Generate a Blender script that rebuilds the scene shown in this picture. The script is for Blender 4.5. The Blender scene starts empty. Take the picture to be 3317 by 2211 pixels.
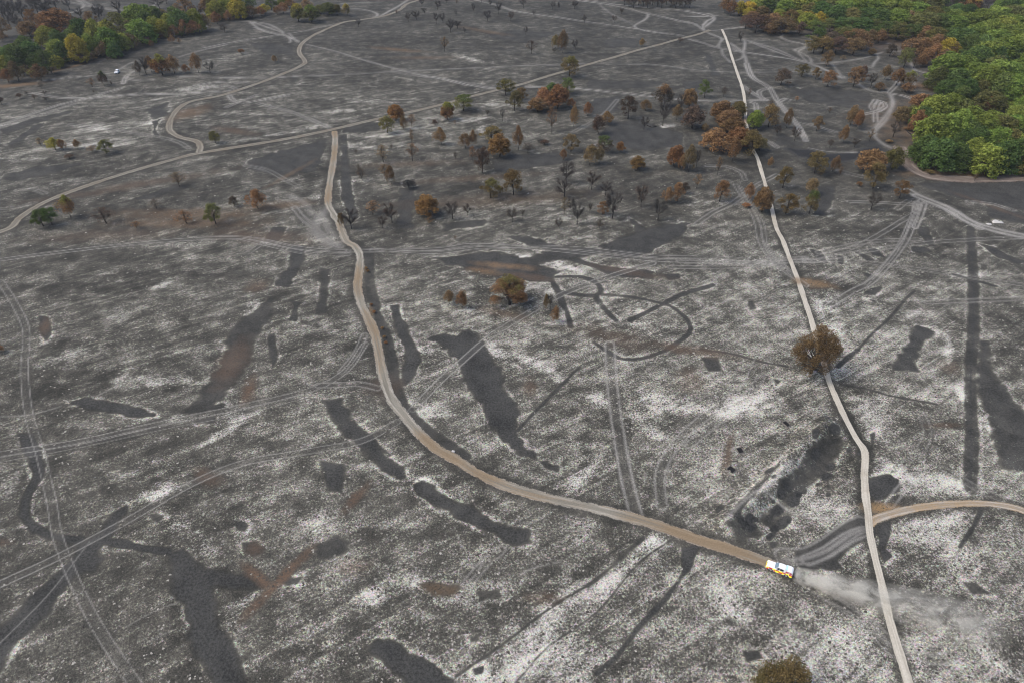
import bpy, math, random
import numpy as np
from mathutils import Vector, Matrix

# ------------------------------------------------------------------ camera, world, sun, exposure
CAM_H, PITCH, LENS = 120.0, math.radians(37.6), 24.0
sc = bpy.context.scene
cam_d = bpy.data.cameras.new('camera'); cam = bpy.data.objects.new('camera', cam_d)
sc.collection.objects.link(cam); sc.camera = cam
cam.location = (0, 0, CAM_H); cam.rotation_euler = (math.radians(90) - PITCH, 0, 0)
cam_d.lens = LENS; cam_d.sensor_width = 36.0; cam_d.clip_start = 1.0; cam_d.clip_end = 20000

SUN_EL, SUN_AZ = math.radians(52), math.radians(-98)       # soft high sun from the left
world = bpy.data.worlds.new('World'); sc.world = world; world.use_nodes = True
wn = world.node_tree.nodes; wl = world.node_tree.links
sky = wn.new('ShaderNodeTexSky'); sky.sky_type = 'NISHITA'; sky.sun_disc = False
sky.sun_elevation = SUN_EL; sky.sun_rotation = SUN_AZ
sky.air_density = 1.0; sky.dust_density = 4.0; sky.ozone_density = 0.6
wl.new(sky.outputs[0], wn['Background'].inputs[0]); wn['Background'].inputs[1].default_value = 0.15
sun_d = bpy.data.lights.new('sun', 'SUN'); sun = bpy.data.objects.new('sun', sun_d); sc.collection.objects.link(sun)
sun_d.energy = 1.15; sun_d.angle = math.radians(26); sun_d.color = (1.0, 0.975, 0.90)
sdir = Vector((math.sin(SUN_AZ) * math.cos(SUN_EL), math.cos(SUN_AZ) * math.cos(SUN_EL), math.sin(SUN_EL)))
sun.rotation_euler = sdir.to_track_quat('Z', 'Y').to_euler()
vs = sc.view_settings; vs.view_transform = 'Standard'; vs.look = 'None'; vs.gamma = 1.0; vs.use_curve_mapping = False
vs.exposure = 0.95
sc.cycles.use_denoising = True
sc.cycles.max_bounces = 6; sc.cycles.diffuse_bounces = 2; sc.cycles.transparent_max_bounces = 12; sc.cycles.volume_bounces = 1
sc.cycles.volume_step_rate = 2.0
sc.cycles.filter_width = 1.1

rnd = random.Random(11); rng = np.random.default_rng(11)

# ------------------------------------------------------------------ survey: site plan read off the photograph, in metres on the ground
SW, SH = 3317.0, 2211.0
FPX = SW * LENS / 36.0
_w = [(rng.uniform(0, 2 * math.pi), rng.uniform(26, 110), rng.uniform(0, 6.28)) for _ in range(9)]
RIDGE = []
def smooth_h(x, y):
    z = 0.0
    for a, l, p in _w:
        z = z + 0.0011 * l * np.sin((x * math.cos(a) + y * math.sin(a)) * 2 * math.pi / l + p)
    return z
def ground_h(x, y):
    z = smooth_h(x, y)
    if RIDGE:
        dm = np.full(np.shape(x), 1e9)
        for (ax, ay), (bx, by) in zip(RIDGE[:-1], RIDGE[1:]):
            t = np.clip(((x - ax) * (bx - ax) + (y - ay) * (by - ay)) / ((bx - ax) ** 2 + (by - ay) ** 2), 0, 1)
            dm = np.minimum(dm, np.hypot(x - ax - t * (bx - ax), y - ay - t * (by - ay)))
        z = z + 2.3 * np.exp(-(dm / 3.1) ** 2)
        for (px, py, r, d) in HOLLOWS:
            z = z - d * np.exp(-((x - px) ** 2 + (y - py) ** 2) / r ** 2)
    return z
HOLLOWS = []
CP, SP = math.cos(PITCH), math.sin(PITCH)
def ray(px, py):
    u = (px - SW / 2) / FPX; v = (SH / 2 - py) / FPX
    return np.array([u, CP + v * SP, -SP + v * CP])
def ground_at(px, py):
    d = ray(px, py); z = 0.0
    for _ in range(6):
        t = (CAM_H - z) / -d[2]
        z = float(ground_h(np.float64(d[0] * t), np.float64(d[1] * t)))
    t = (CAM_H - z) / -d[2]
    return (d[0] * t, d[1] * t)
def scale_at(x, y):                       # photograph pixels per metre at a ground point, and the angle it was seen at
    z = y * CP + CAM_H * SP
    return FPX / z, math.atan2(CAM_H, math.hypot(x, y))
ORG = {c: ((i % 3) * 1105.67, (i // 3) * 737.0) for i, c in enumerate('ABCDEFGHI')}
ORG = {k: (round(a), b) for k, (a, b) in ORG.items()}
def src(c, x, y):
    if c == '0': return x * 1.4102, y * 1.4102
    return ORG[c][0] + x * 0.47, ORG[c][1] + y * 0.47
def site(c, pts): return [ground_at(*src(c, x, y)) for x, y in pts]
RIDGE_ = [ground_at(*p) for p in ((2348, 1700), (2474, 1588), (2568, 1487), (2668, 1382))]
H1 = [ground_at(*p) for p in ((2645, 1520), (2690, 1470), (2600, 1580), (2500, 1680))]
RIDGE = RIDGE_; HOLLOWS = [(H1[0][0], H1[0][1], 6, .7), (H1[1][0], H1[1][1], 5.0, .7), (H1[2][0], H1[2][1], 4.5, .5), (H1[3][0], H1[3][1], 5, .4)]

# ------------------------------------------------------------------ scene helpers
def link(o): sc.collection.objects.link(o); return o
def tag(o, label=None, cat=None, group=None, kind=None):
    if label: o['label'] = label
    if cat: o['category'] = cat
    if group: o['group'] = group
    if kind: o['kind'] = kind
    return o
def mesh_obj(name, v, f, m, parent=None, smooth=False):
    me = bpy.data.meshes.new(name); me.from_pydata([tuple(p) for p in v], [], [tuple(q) for q in f]); me.update()
    me.materials.append(m)
    if smooth: me.shade_smooth()
    o = link(bpy.data.objects.new(name, me)); o.parent = parent
    return o
def fast_mesh(name, v, q):                # q: (n,4) or (n,3) int array
    me = bpy.data.meshes.new(name); v = np.asarray(v, np.float32); q = np.asarray(q, np.int32); k = q.shape[1]
    me.vertices.add(len(v)); me.vertices.foreach_set('co', v.ravel())
    me.loops.add(q.size); me.loops.foreach_set('vertex_index', q.ravel())
    me.polygons.add(len(q)); me.polygons.foreach_set('loop_start', np.arange(0, q.size, k, dtype=np.int32))
    me.update(calc_edges=True); me.validate()
    return me
def empty(name, loc, rz=0.0):
    o = link(bpy.data.objects.new(name, None)); o.location = loc; o.rotation_euler = (0, 0, rz); o.empty_display_size = .3
    return o

# node shorthand
class NT:
    def __init__(s, name):
        s.m = bpy.data.materials.new(name); s.m.use_nodes = True; s.t = s.m.node_tree; s.n = s.t.nodes; s.l = s.t.links
        s.n.clear(); s.out = s.n.new('ShaderNodeOutputMaterial')
    def put(s, sock, v):
        if isinstance(v, bpy.types.NodeSocket): s.l.new(v, sock)
        elif isinstance(v, (tuple, list)) and len(v) == 3 and sock.type == 'RGBA': sock.default_value = (*v, 1)
        else: sock.default_value = v
    def math(s, op, a, b=None, c=None, clamp=False):
        n = s.n.new('ShaderNodeMath'); n.operation = op; n.use_clamp = clamp
        for i, v in enumerate((a, b, c)):
            if v is not None: s.put(n.inputs[i], v)
        return n.outputs[0]
    def mix(s, f, a, b, mode='MIX'):
        n = s.n.new('ShaderNodeMix'); n.data_type = 'RGBA'; n.blend_type = mode; n.clamp_factor = True
        s.put(n.inputs[0], f); s.put(n.inputs[6], a); s.put(n.inputs[7], b); return n.outputs[2]
    def step(s, v, lo, hi, a=0.0, b=1.0):
        n = s.n.new('ShaderNodeMapRange'); n.interpolation_type = 'SMOOTHSTEP'
        s.put(n.inputs[0], v); s.put(n.inputs[1], lo); s.put(n.inputs[2], hi); n.inputs[3].default_value = a; n.inputs[4].default_value = b
        return n.outputs[0]
    def lin(s, v, lo, hi, a=0.0, b=1.0):
        n = s.n.new('ShaderNodeMapRange'); s.put(n.inputs[0], v); n.inputs[1].default_value = lo; n.inputs[2].default_value = hi
        n.inputs[3].default_value = a; n.inputs[4].default_value = b; return n.outputs[0]
    def noise(s, vec, scale, detail=2.0, rough=.5, dist=0.0, col=False):
        n = s.n.new('ShaderNodeTexNoise'); s.put(n.inputs['Vector'], vec); n.inputs['Scale'].default_value = scale
        n.inputs['Detail'].default_value = detail; n.inputs['Roughness'].default_value = rough; n.inputs['Distortion'].default_value = dist
        return n.outputs[1 if col else 0]
    def attr(s, name, typ='GEOMETRY', out='Fac'):
        n = s.n.new('ShaderNodeAttribute'); n.attribute_name = name; n.attribute_type = typ; return n.outputs[out]
    def scaled(s, vec, xyz, loc=(0, 0, 0)):
        n = s.n.new('ShaderNodeMapping'); s.put(n.inputs[0], vec); n.inputs[3].default_value = xyz; n.inputs[1].default_value = loc; return n.outputs[0]
    def coord(s, k='Object'):
        return s.n.new('ShaderNodeTexCoord').outputs[k]
    def bump(s, h, strength=.5, dist=.1):
        n = s.n.new('ShaderNodeBump'); n.inputs['Strength'].default_value = strength; n.inputs['Distance'].default_value = dist; s.put(n.inputs['Height'], h); return n.outputs[0]
    def bsdf(s, col, rough=.9, normal=None, metal=0.0, spec=.2):
        n = s.n.new('ShaderNodeBsdfPrincipled'); s.put(n.inputs['Base Color'], col); s.put(n.inputs['Roughness'], rough)
        n.inputs['Metallic'].default_value = metal; n.inputs['Specular IOR Level'].default_value = spec
        if normal is not None: s.l.new(normal, n.inputs['Normal'])
        return n.outputs[0]
    def done(s, shader, vol=False):
        s.l.new(shader, s.out.inputs[1 if vol else 0]); return s.m
def plain(name, col, rough=.5, metal=0.0, spec=.4, amp=.12, scale=3.0):
    t = NT(name); n = t.noise(t.coord(), scale, 3)
    c = t.mix(n, tuple(c * (1 - amp) for c in col), tuple(min(1, c * (1 + amp)) for c in col))
    return t.done(t.bsdf(c, rough, None, metal, spec))

def catmull(pts, step):
    p = np.array([pts[0]] + list(pts) + [pts[-1]], float)
    p[0] = 2 * p[1] - p[2]; p[-1] = 2 * p[-2] - p[-3]
    out = []
    for i in range(1, len(p) - 2):
        L = np.hypot(*(p[i + 1] - p[i])); n = max(2, int(L / step))
        t = np.linspace(0, 1, n, endpoint=False)[:, None]
        out.append(.5 * (2 * p[i] + (p[i + 1] - p[i - 1]) * t + (2 * p[i - 1] - 5 * p[i] + 4 * p[i + 1] - p[i + 2]) * t ** 2 + (3 * p[i] - p[i - 1] - 3 * p[i + 1] + p[i + 2]) * t ** 3))
    out.append(p[-2][None]); return np.concatenate(out)
# ------------------------------------------------------------------ site plan data: (sheet of the survey, points)
DARK = [  # smooth dark patches, most of them charcoal: sheet, depth of black, outline
('D', .8, [(480,1200),(600,1170),(720,1195),(860,1225),(1000,1255),(1085,1275),(1080,1305),(960,1310),(820,1280),(680,1255),(560,1240)]),
('D', .55, [(1870,490),(1860,640),(1780,740),(1710,900),(1650,1030),(1560,1140),(1450,1240),(1300,1290),(1290,1270),(1380,1150),(1430,1050),(1530,900),(1540,780),(1640,660),(1720,590),(1780,540)]),
('D', .7, [(1820,100),(1880,0),(1980,0),(1900,110)]),
('D', .7, [(2010,130),(2100,120),(2090,220),(2040,320),(1990,410),(1900,400),(1920,340),(2000,260)]),
('D', .6, [(1995,500),(2090,520),(2050,545),(2045,650),(1995,640),(2030,540)]),
('D', .6, [(1850,740),(1890,730),(1915,900),(1880,960),(1860,880)]),
('D', .5, [(2210,280),(2270,290),(2250,580),(2175,600),(2205,450)]),
('D', .7, [(270,610),(330,620),(350,740),(310,790),(280,700)]),
('D', .7, [(2230,1190),(2353,1180),(2410,1300),(2480,1360),(2560,1420),(2690,1570),(2800,1690),(2820,1740),(2730,1730),(2610,1650),(2550,1568),(2350,1400),(2290,1310)]),
('D', .5, [(1350,1330),(1480,1300),(1480,1340),(1370,1350)]),
('D', .5, [(1380,1230),(1540,1210),(1560,1245),(1400,1260)]),
('D', .8, [(130,1420),(220,1425),(300,1568),(305,1700),(240,1800),(205,1900),(215,1990),(290,2065),(380,2110),(570,2130),(560,2160),(480,2160),(330,2140),(200,2070),(135,1990),(150,1870),(200,1770),(225,1690),(180,1560)]),
('G', .85, [(880,330),(780,400),(690,540),(560,640),(440,760),(200,1000),(0,1200),(-120,1330),(-120,1600),(0,1480),(90,1350),(200,1230),(300,1110),(460,900),(520,820),(640,780),(700,720),(640,690),(700,620),(740,590),(800,480),(870,400)]),
('G', .85, [(740,570),(860,580),(1000,620),(1180,640),(1190,690),(1100,680),(940,650),(800,630),(700,610)]),
('G', .95, [(1180,680),(1260,650),(1330,720),(1400,790),(1560,820),(1720,850),(1790,880),(1760,910),(1560,900),(1400,880),(1440,910),(1470,1020),(1470,1150),(1530,1220),(1620,1300),(1690,1568),(1720,1700),(1540,1700),(1480,1568),(1400,1400),(1320,1250),(1260,1080),(1210,920),(1200,780)]),
('G', .6, [(1620,470),(1680,440),(1715,480),(1690,520),(1640,510)]),
('G', .5, [(1670,600),(1760,590),(1830,650),(1750,700),(1680,660)]),
('G', .75, [(2210,40),(2353,60),(2370,140),(2353,250),(2280,230)]),
('G', .5, [(2170,620),(2300,560),(2400,600),(2353,690),(2200,700)]),
('G', .6, [(1900,850),(2080,835),(2060,880),(1980,895)]),
('G', .4, [(1030,410),(1080,395),(1130,430),(1080,460)]),
('H', .75, [(490,200),(560,170),(640,200),(680,260),(770,300),(900,360),(1030,440),(1100,480),(1290,510),(1300,600),(1230,620),(1120,590),(1060,520),(940,500),(780,420),(740,380),(650,370),(590,320),(520,260)]),
('H', .95, [(190,1340),(250,1270),(330,1255),(400,1290),(440,1360),(560,1390),(680,1470),(770,1568),(850,1680),(560,1680),(480,1568),(370,1490),(290,1420)]),
('H', .35, [(520,880),(620,870),(800,890),(830,920),(720,960),(580,920)]),
('H', .35, [(930,930),(1090,925),(1100,980),(960,1000)]),
('H', .5, [(880,1250),(940,1240),(950,1270),(890,1290)]),
('H', .8, [(910,1470),(980,1450),(970,1500),(920,1510)]),
('E', .75, [(340,540),(390,535),(430,650),(470,740),(530,850),(540,920),(500,1020),(440,1080),(420,1040),(450,900),(430,820),(380,680)]),
('E', .95, [(620,770),(700,720),(800,745),(880,700),(920,730),(960,780),(1010,870),(1040,940),(1110,1020),(1140,1120),(1180,1200),(1200,1300),(1200,1400),(1260,1490),(1370,1590),(1500,1650),(1480,1670),(1400,1640),(1260,1568),(1100,1480),(1050,1390),(990,1300),(960,1220),(910,1140),(850,1050),(800,920),(740,850),(690,810),(640,790)]),
('E', .8, [(620,210),(760,200),(900,175),(1050,165),(1200,190),(1240,230),(1380,270),(1500,310),(1440,380),(1300,370),(1100,330),(950,300),(780,260)]),
('E', .7, [(1130,60),(1230,60),(1380,80),(1500,140),(1480,160),(1300,130)]),
('E', .7, [(1330,160),(1560,180),(1700,240),(1860,280),(2150,300),(2140,350),(1900,340),(1720,270),(1500,210)]),
('E', .8, [(1770,130),(2000,50),(2200,0),(2353,-40),(2400,-30),(2353,40),(2200,130),(2060,215),(1980,200),(1850,160)]),
('E', .7, [(2230,330),(2320,320),(2330,350),(2250,360)]),
('F', .7, [(1610,670),(1700,690),(1735,720),(1660,790),(1610,850),(1600,920),(1620,990),(1460,970),(1500,880),(1560,780)]),
('F', .6, [(2060,780),(2100,800),(2130,980),(2250,1150),(2353,1280),(2420,1300),(2420,1700),(2200,1640),(2150,1450),(2060,1250),(2020,1000)]),
('F', .6, [(880,150),(960,160),(1010,250),(940,230)]), ('F', .6, [(1070,190),(1110,200),(1110,255),(1075,250)]),
('F', .6, [(1180,165),(1240,180),(1340,230),(1280,230)]), ('F', .6, [(1280,135),(1340,150),(1400,210),(1310,190)]),
('F', .7, [(1580,130),(1660,130),(1715,165),(1640,175),(1570,165)]),
('F', .7, [(2040,110),(2150,130),(2260,200),(2340,235),(2300,245),(2160,200)]),
('F', .6, [(1610,0),(1690,0),(1730,110),(1700,130),(1640,60)]),
('F', .6, [(1240,310),(1310,330),(1290,350)]), ('F', .6, [(1300,420),(1370,410),(1330,470),(1250,455)]), ('F', .6, [(1250,490),(1320,500),(1330,515)]),
('F', .6, [(455,510),(480,510),(515,560),(460,572)]),
('F', .6, [(130,890),(240,900),(280,990),(180,980)]), ('F', .5, [(620,1040),(680,1050),(650,1090)]),
('F', .7, [(1290,1420),(1330,1400),(1310,1480)]),
('I', .95, [(1290,170),(1350,140),(1430,130),(1490,160),(1490,220),(1430,280),(1340,300),(1300,260)]),
('I', .8, [(1340,480),(1430,450),(1440,520),(1390,640),(1440,690),(1390,740),(1360,640)]),
('I', .6, [(900,740),(1060,720),(1100,780),(1000,790)]),
('I', .4, [(1930,870),(2030,880),(2140,960),(2000,960)]),
('I', .4, [(290,1130),(370,1120),(370,1170),(300,1170)]), ('I', .6, [(420,1350),(520,1340),(560,1400),(440,1420)]),
('I', .9, [(0,640),(110,620),(60,760),(0,840)]),
('0', .7, [(380,0),(520,0),(700,10),(560,20),(420,16)]),
('B', .9, [(1700,790),(1740,680),(1900,670),(1900,760),(1830,790)]),
('B', .75, [(1800,930),(1860,840),(2020,830),(2140,860),(2280,900),(2353,920),(2353,1010),(2100,1040),(1960,1010),(1880,1000)]),
('B', .75, [(1020,1100),(1280,1060),(1500,1050),(1640,1080),(1500,1130),(1200,1170),(1060,1180)]),
('B', .8, [(410,1300),(500,1300),(480,1568),(390,1568),(400,1400)]), ('B', 1., [(420,1250),(500,1240),(510,1280),(430,1290)]),
('B', .8, [(0,1000),(30,1000),(70,1300),(110,1480),(60,1500),(0,1350)]),
('B', .6, [(1650,1340),(1800,1270),(1800,1330),(1700,1380)]), ('B', .6, [(1980,1500),(2090,1568),(2120,1640),(2060,1640)]),
('B', .5, [(0,880),(300,830),(260,900),(0,925)]), ('B', .5, [(980,250),(1200,200),(1500,230),(1300,300)]),
('B', .5, [(1700,550),(2250,560),(2200,600),(1700,620)]), ('B', .5, [(1800,270),(2100,260),(2050,330),(1850,330)]),
('B', .6, [(1080,1800),(1700,1700),(1900,1740),(1300,1830)]), ('B', .6, [(700,1540),(1000,1510),(980,1560),(720,1590)]),
('A', .6, [(40,1000),(230,870),(320,840),(300,865),(150,970),(80,1005)]),
('A', .5, [(0,890),(200,820),(480,765),(480,785),(250,850),(0,940)]),
('A', .5, [(940,650),(1000,610),(980,640)]), ('A', .5, [(1400,310),(1480,300),(1560,300),(1500,320)]),
('A', .6, [(1000,760),(1170,700),(1160,800),(1050,830)]), ('A', .6, [(1050,840),(1110,820),(1070,900),(1100,940),(1060,930)]),
('A', .5, [(1700,290),(2020,320),(2030,380),(1850,380)]),
('A', .6, [(900,1370),(1200,1280),(1300,1290),(1000,1390)]), ('A', .6, [(0,1210),(240,1150),(600,1120),(400,1190),(100,1250)]),
('A', .7, [(1700,1100),(2100,1000),(2250,960),(2200,1180),(1900,1200),(1700,1170)]),
('C', 1.25, [(700,1020),(900,1030),(1000,1060),(1200,1050),(1330,1000),(1400,1030),(1300,1080),(1200,1110),(1000,1115),(800,1080)]),  # near-black patch, set deeper than the charcoal ones
('C', .8, [(930,1280),(1050,1290),(1040,1390),(990,1480),(900,1480),(920,1380)]),
('C', .7, [(1600,1260),(2353,1250),(2450,1250),(2450,1450),(2200,1420),(2000,1400),(1800,1340)]),
('C', .7, [(2050,1400),(2350,1480),(2450,1560),(2150,1500)]),
('C', .7, [(150,370),(190,380),(260,520),(200,520)]), ('C', .6, [(600,900),(760,950),(820,1010),(640,1000)]),
('C', .6, [(1240,960),(1380,980),(1380,1030),(1230,1000)]), ('C', .7, [(1270,300),(1400,300),(1380,340),(1260,340)]),
('C', .6, [(0,560),(130,560),(110,640),(0,640)]), ('C', .5, [(700,620),(1000,600),(1300,640),(1290,760),(900,720)]),
('0', .42, [(1790,1110),(1850,1040),(1905,1000),(1935,1010),(1925,1060),(1880,1100),(1830,1140),(1800,1150)]),
('0', .36, [(1745,1190),(1790,1150),(1830,1160),(1800,1200),(1770,1215)]),
('0', .5, [(1690,1160),(1760,1090),(1800,1050),(1790,1070),(1720,1150),(1690,1190)]),
('0', .4, [(1660,1200),(1720,1180),(1760,1230),(1700,1240)]),
]
DSTRIP = [  # dark lines: sheet, half width m, depth, points
('F', 1.5, .5, [(1985,0),(2000,300),(2005,700),(1985,1000),(1990,1300),(1990,1568),(1980,1800)]),
('F', .45, .75, [(1985,0),(2000,300),(2005,700),(1985,1000),(1990,1300),(1990,1568),(1980,1800)]),
('E', .8, .7, [(1480,340),(1640,340),(1740,370),(1790,430),(1750,470),(1600,460),(1520,445)]),
('E', .6, .65, [(1790,460),(2000,480),(2200,520),(2280,550),(2370,620),(2410,700),(2360,760),(2240,840),(2080,900),(1950,905),(1880,880),(1740,790)]),
('E', .75, .7, [(1750,475),(1820,570),(1895,640)]), ('E', .7, .7, [(1990,640),(2150,560),(2353,460),(2560,395)]),
('E', .9, .65, [(1450,370),(1500,450),(1520,520),(1555,580),(1580,680)]),
('E', .35, .9, [(1640,960),(1500,1100),(1350,1250),(1210,1400)]),
('E', .8, .5, [(60,1330),(160,1420),(330,1568)]),
('E', 1.3, .5, [(230,560),(330,800),(370,1050),(440,1240),(600,1390),(860,1568)]),
('E', 1.5, .55, [(190,150),(200,400),(240,560)]),
('H', .12, .8, [(790,1520),(1110,1300),(1480,1020),(1760,850),(2080,560)]),
('H', .5, .45, [(1700,900),(1900,730),(2080,570)]),
('H', .1, .75, [(1200,1568),(1430,1310),(1760,1080),(2050,740),(2300,560)]),
('H', .35, .95, [(1760,1500),(1900,1380),(2050,1180),(2240,980),(2353,820),(2400,760)]),
('F', .6, .9, [(1070,960),(1130,900),(1210,840)]), ('F', .3, .8, [(1210,840),(1300,740),(1430,620),(1540,490),(1600,440)]),
('F', .22, .8, [(1090,1080),(1270,1110),(1400,1150),(1560,1180),(1750,1215)]), ('F', .3, .8, [(120,840),(350,870),(520,920),(720,955)]),
('F', .3, .8, [(830,940),(900,970),(960,1000)]),
('F', .6, .7, [(1870,325),(2000,360),(2160,405)]), ('F', .7, .7, [(-20,470),(100,430),(210,400)]),
('I', .3, .95, [(2060,360),(2010,480),(1960,560),(1910,630)]),
('I', 2.6, .5, [(860,720),(1000,650),(1150,540),(1250,490)]),
('0', .9, .7, [(790,310),(800,420),(815,500)]),
('C', .5, .5, [(1150,1390),(1400,1400),(1620,1410)]),
]
WHITE = [('I', .45, 480,270, 9,1.2,42), ('I', .4, 690,90, 10,1.,45),  # thick ash: sheet, strength, x, y, radius along (m), radius across (m), direction in degrees
('D', .9, 1070,1050, 9,2.2,0), ('D', .8, 1610,1270, 3,4.5,70), ('D', .8, 1550,1400, 7,1.2,30), ('D', .8, 1240,1320, 5,1.4,10), ('D', .6, 420,900, 8,3,20),
('D', .7, 1150,380, 4,1.6,30), ('D', .6, 750,315, 4,1.6,0), ('D', .6, 240,420, 5,1.6,25), ('D', .5, 1250,120, 10,2,5), ('D', .6, 1750,560, 4,5,60), ('D', .5, 830,600, 3,5,70),
('G', .9, 1090,270, 4.5,3,20), ('G', .5, 1230,480, 6,2.5,-45), ('G', .5, 1360,600, 6,2,-45), ('G', .6, 60,220, 2,4,90), ('G', .5, 1600,1100, 5,2,40), ('G', .5, 2200,450, 3,5,40),
('H', .8, 1380,1230, 6,3,45), ('H', .6, 1250,1370, 8,5,40), ('H', .9, 2150,590, 4.5,2,40), ('H', .7, 1880,860, 8,2,42), ('H', .7, 480,870, 4,2.5,20), ('H', .8, 540,160, 4,1.4,-20),
('H', .7, 1500,1060, 6,2.5,40), ('H', .8, 1660,130, 6,1.3,45), ('H', .6, 960,1530, 3,2,40), ('H', .7, 200,980, 3,3,-40), ('H', .6, 1600,1420, 5,5,40), ('H', .5, 900,1000, 7,1.3,0),
('E', .8, 600,840, 4,2,0), ('E', .8, 1060,850, 6,1.6,-35), ('E', .8, 1330,930, 5,2,-20), ('E', .8, 1470,1010, 4,1.4,-40), ('E', .7, 1350,410, 6,3,0), ('E', .9, 1270,210, 7,2.5,-15), ('E', .7, 1500,260, 8,2,-15),
('E', .6, 1780,1180, 5,2,-35), ('E', .7, 2050,660, 3,.9,5), ('E', .6, 2250,1200, 7,3,-20), ('E', .6, 2120,1380, 6,2,-35), ('E', .5, 640,1250, 5,3,0), ('E', .5, 850,580, 5,2,0),
('F', .8, 400,1220, 11,3.5,15), ('F', .6, 150,1250, 8,3,-15), ('F', .7, 1000,520, 6,3,30), ('F', .6, 1010,700, 3,6,70), ('F', .7, 1640,590, 6,2,0), ('F', .8, 1830,830, 1.2,6,97), ('F', .8, 1920,1130, 1.3,5,115),
('F', .6, 1700,700, 3,3,0), ('F', .6, 1300,1270, 4,7,110), ('F', .5, 900,1080, 5,4,0), ('F', .7, 2100,1370, 6,1.4,0), ('F', .5, 250,230, 10,3,0), ('F', .6, 560,250, 8,2.5,-10), ('F', .6, 2000,330, 8,1.5,10), ('F', .5, 500,560, 3,.8,0),
('I', .6, 1600,150, 8,5,-10), ('I', .6, 1720,520, 8,6,20), ('I', .5, 1000,1340, 8,5,0), ('I', .6, 1850,220, 5,2.5,0), ('I', .6, 300,1020, 4,4,0), ('I', .6, 950,330, 5,5,50), ('I', .5, 2150,1420, 6,2,-40),
('A', .7, 1840,940, 20,3,10), ('A', .6, 1320,610, 16,4,5), ('A', .6, 850,860, 22,6,5), ('A', .5, 640,1000, 22,5,5), ('A', .7, 1690,690, 9,2,15), ('A', .6, 1700,790, 12,1.4,0), ('A', .7, 1400,865, 4,2,0), ('A', .4, 1600,400, 22,6,10),
('A', .5, 500,1250, 18,4,10), ('A', .6, 2070,560, 3,8,70), ('A', .5, 1050,690, 14,2,8), ('A', .5, 1880,1400, 9,3,10), ('A', .6, 2200,1350, 3,6,70), ('A', .5, 2050,1230, 6,2,30), ('A', .4, 300,1080, 24,4,4),
('B', .5, 200,700, 24,3,0), ('B', .8, 880,400, 14,4,-15), ('B', .7, 420,540, 14,1.4,-12), ('B', .7, 780,262, 20,1.2,-3), ('B', .7, 1580,195, 14,1.2,12), ('B', .8, 2215,868, 6,3,0), ('B', .6, 1040,720, 14,4,0), ('B', .6, 780,820, 16,4,0), ('B', .6, 330,935, 10,3,5),
('B', .6, 60,760, 14,3,5), ('B', .6, 220,605, 7,1.5,-30), ('B', .6, 980,480, 9,1.3,15), ('B', .5, 120,1010, 6,4,0), ('B', .5, 980,1180, 5,2,0), ('B', .5, 1640,1200, 5,2,0), ('B', .5, 1880,1085, 8,1.4,0), ('B', .6, 960,890, 2,5,80), ('B', .5, 2050,640, 10,2,0), ('B', .6, 1740,280, 5,1.6,30), ('B', .6, 1380,310, 8,1.2,-25), ('B', .6, 1200,175, 9,1.1,-14), ('B', .5, 1880,105, 14,1.1,-6), ('B', .5, 520,228, 16,1,0), ('B', .5, 300,292, 16,1,0), ('B', .6, 2160,160, 5,2,60), ('B', .4, 1820,480, 20,2,10), ('B', .4, 100,1240, 12,3,10), ('B', .4, 1200,1420, 20,4,5), ('B', .5, 1700,1500, 16,4,0), ('B', .4, 400,1000, 8,3,0),
('C', .6, 60,320, 7,2,5), ('C', .5, 730,610, 14,3,0), ('C', .5, 340,600, 12,3,0), ('C', .5, 330,705, 5,1.5,0), ('C', .6, 760,430, 5,2,0), ('C', .5, 1250,1390, 16,1.4,-3), ('C', .5, 1650,1500, 22,2,3), ('C', .8, 2165,1525, 2,1.2,0), ('C', .8, 2110,1545, 2,1,0), ('C', .5, 1950,1280, 9,1,0), ('C', .5, 200,1420, 12,5,0), ('C', .4, 1200,1490, 16,4,0),
]
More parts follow.
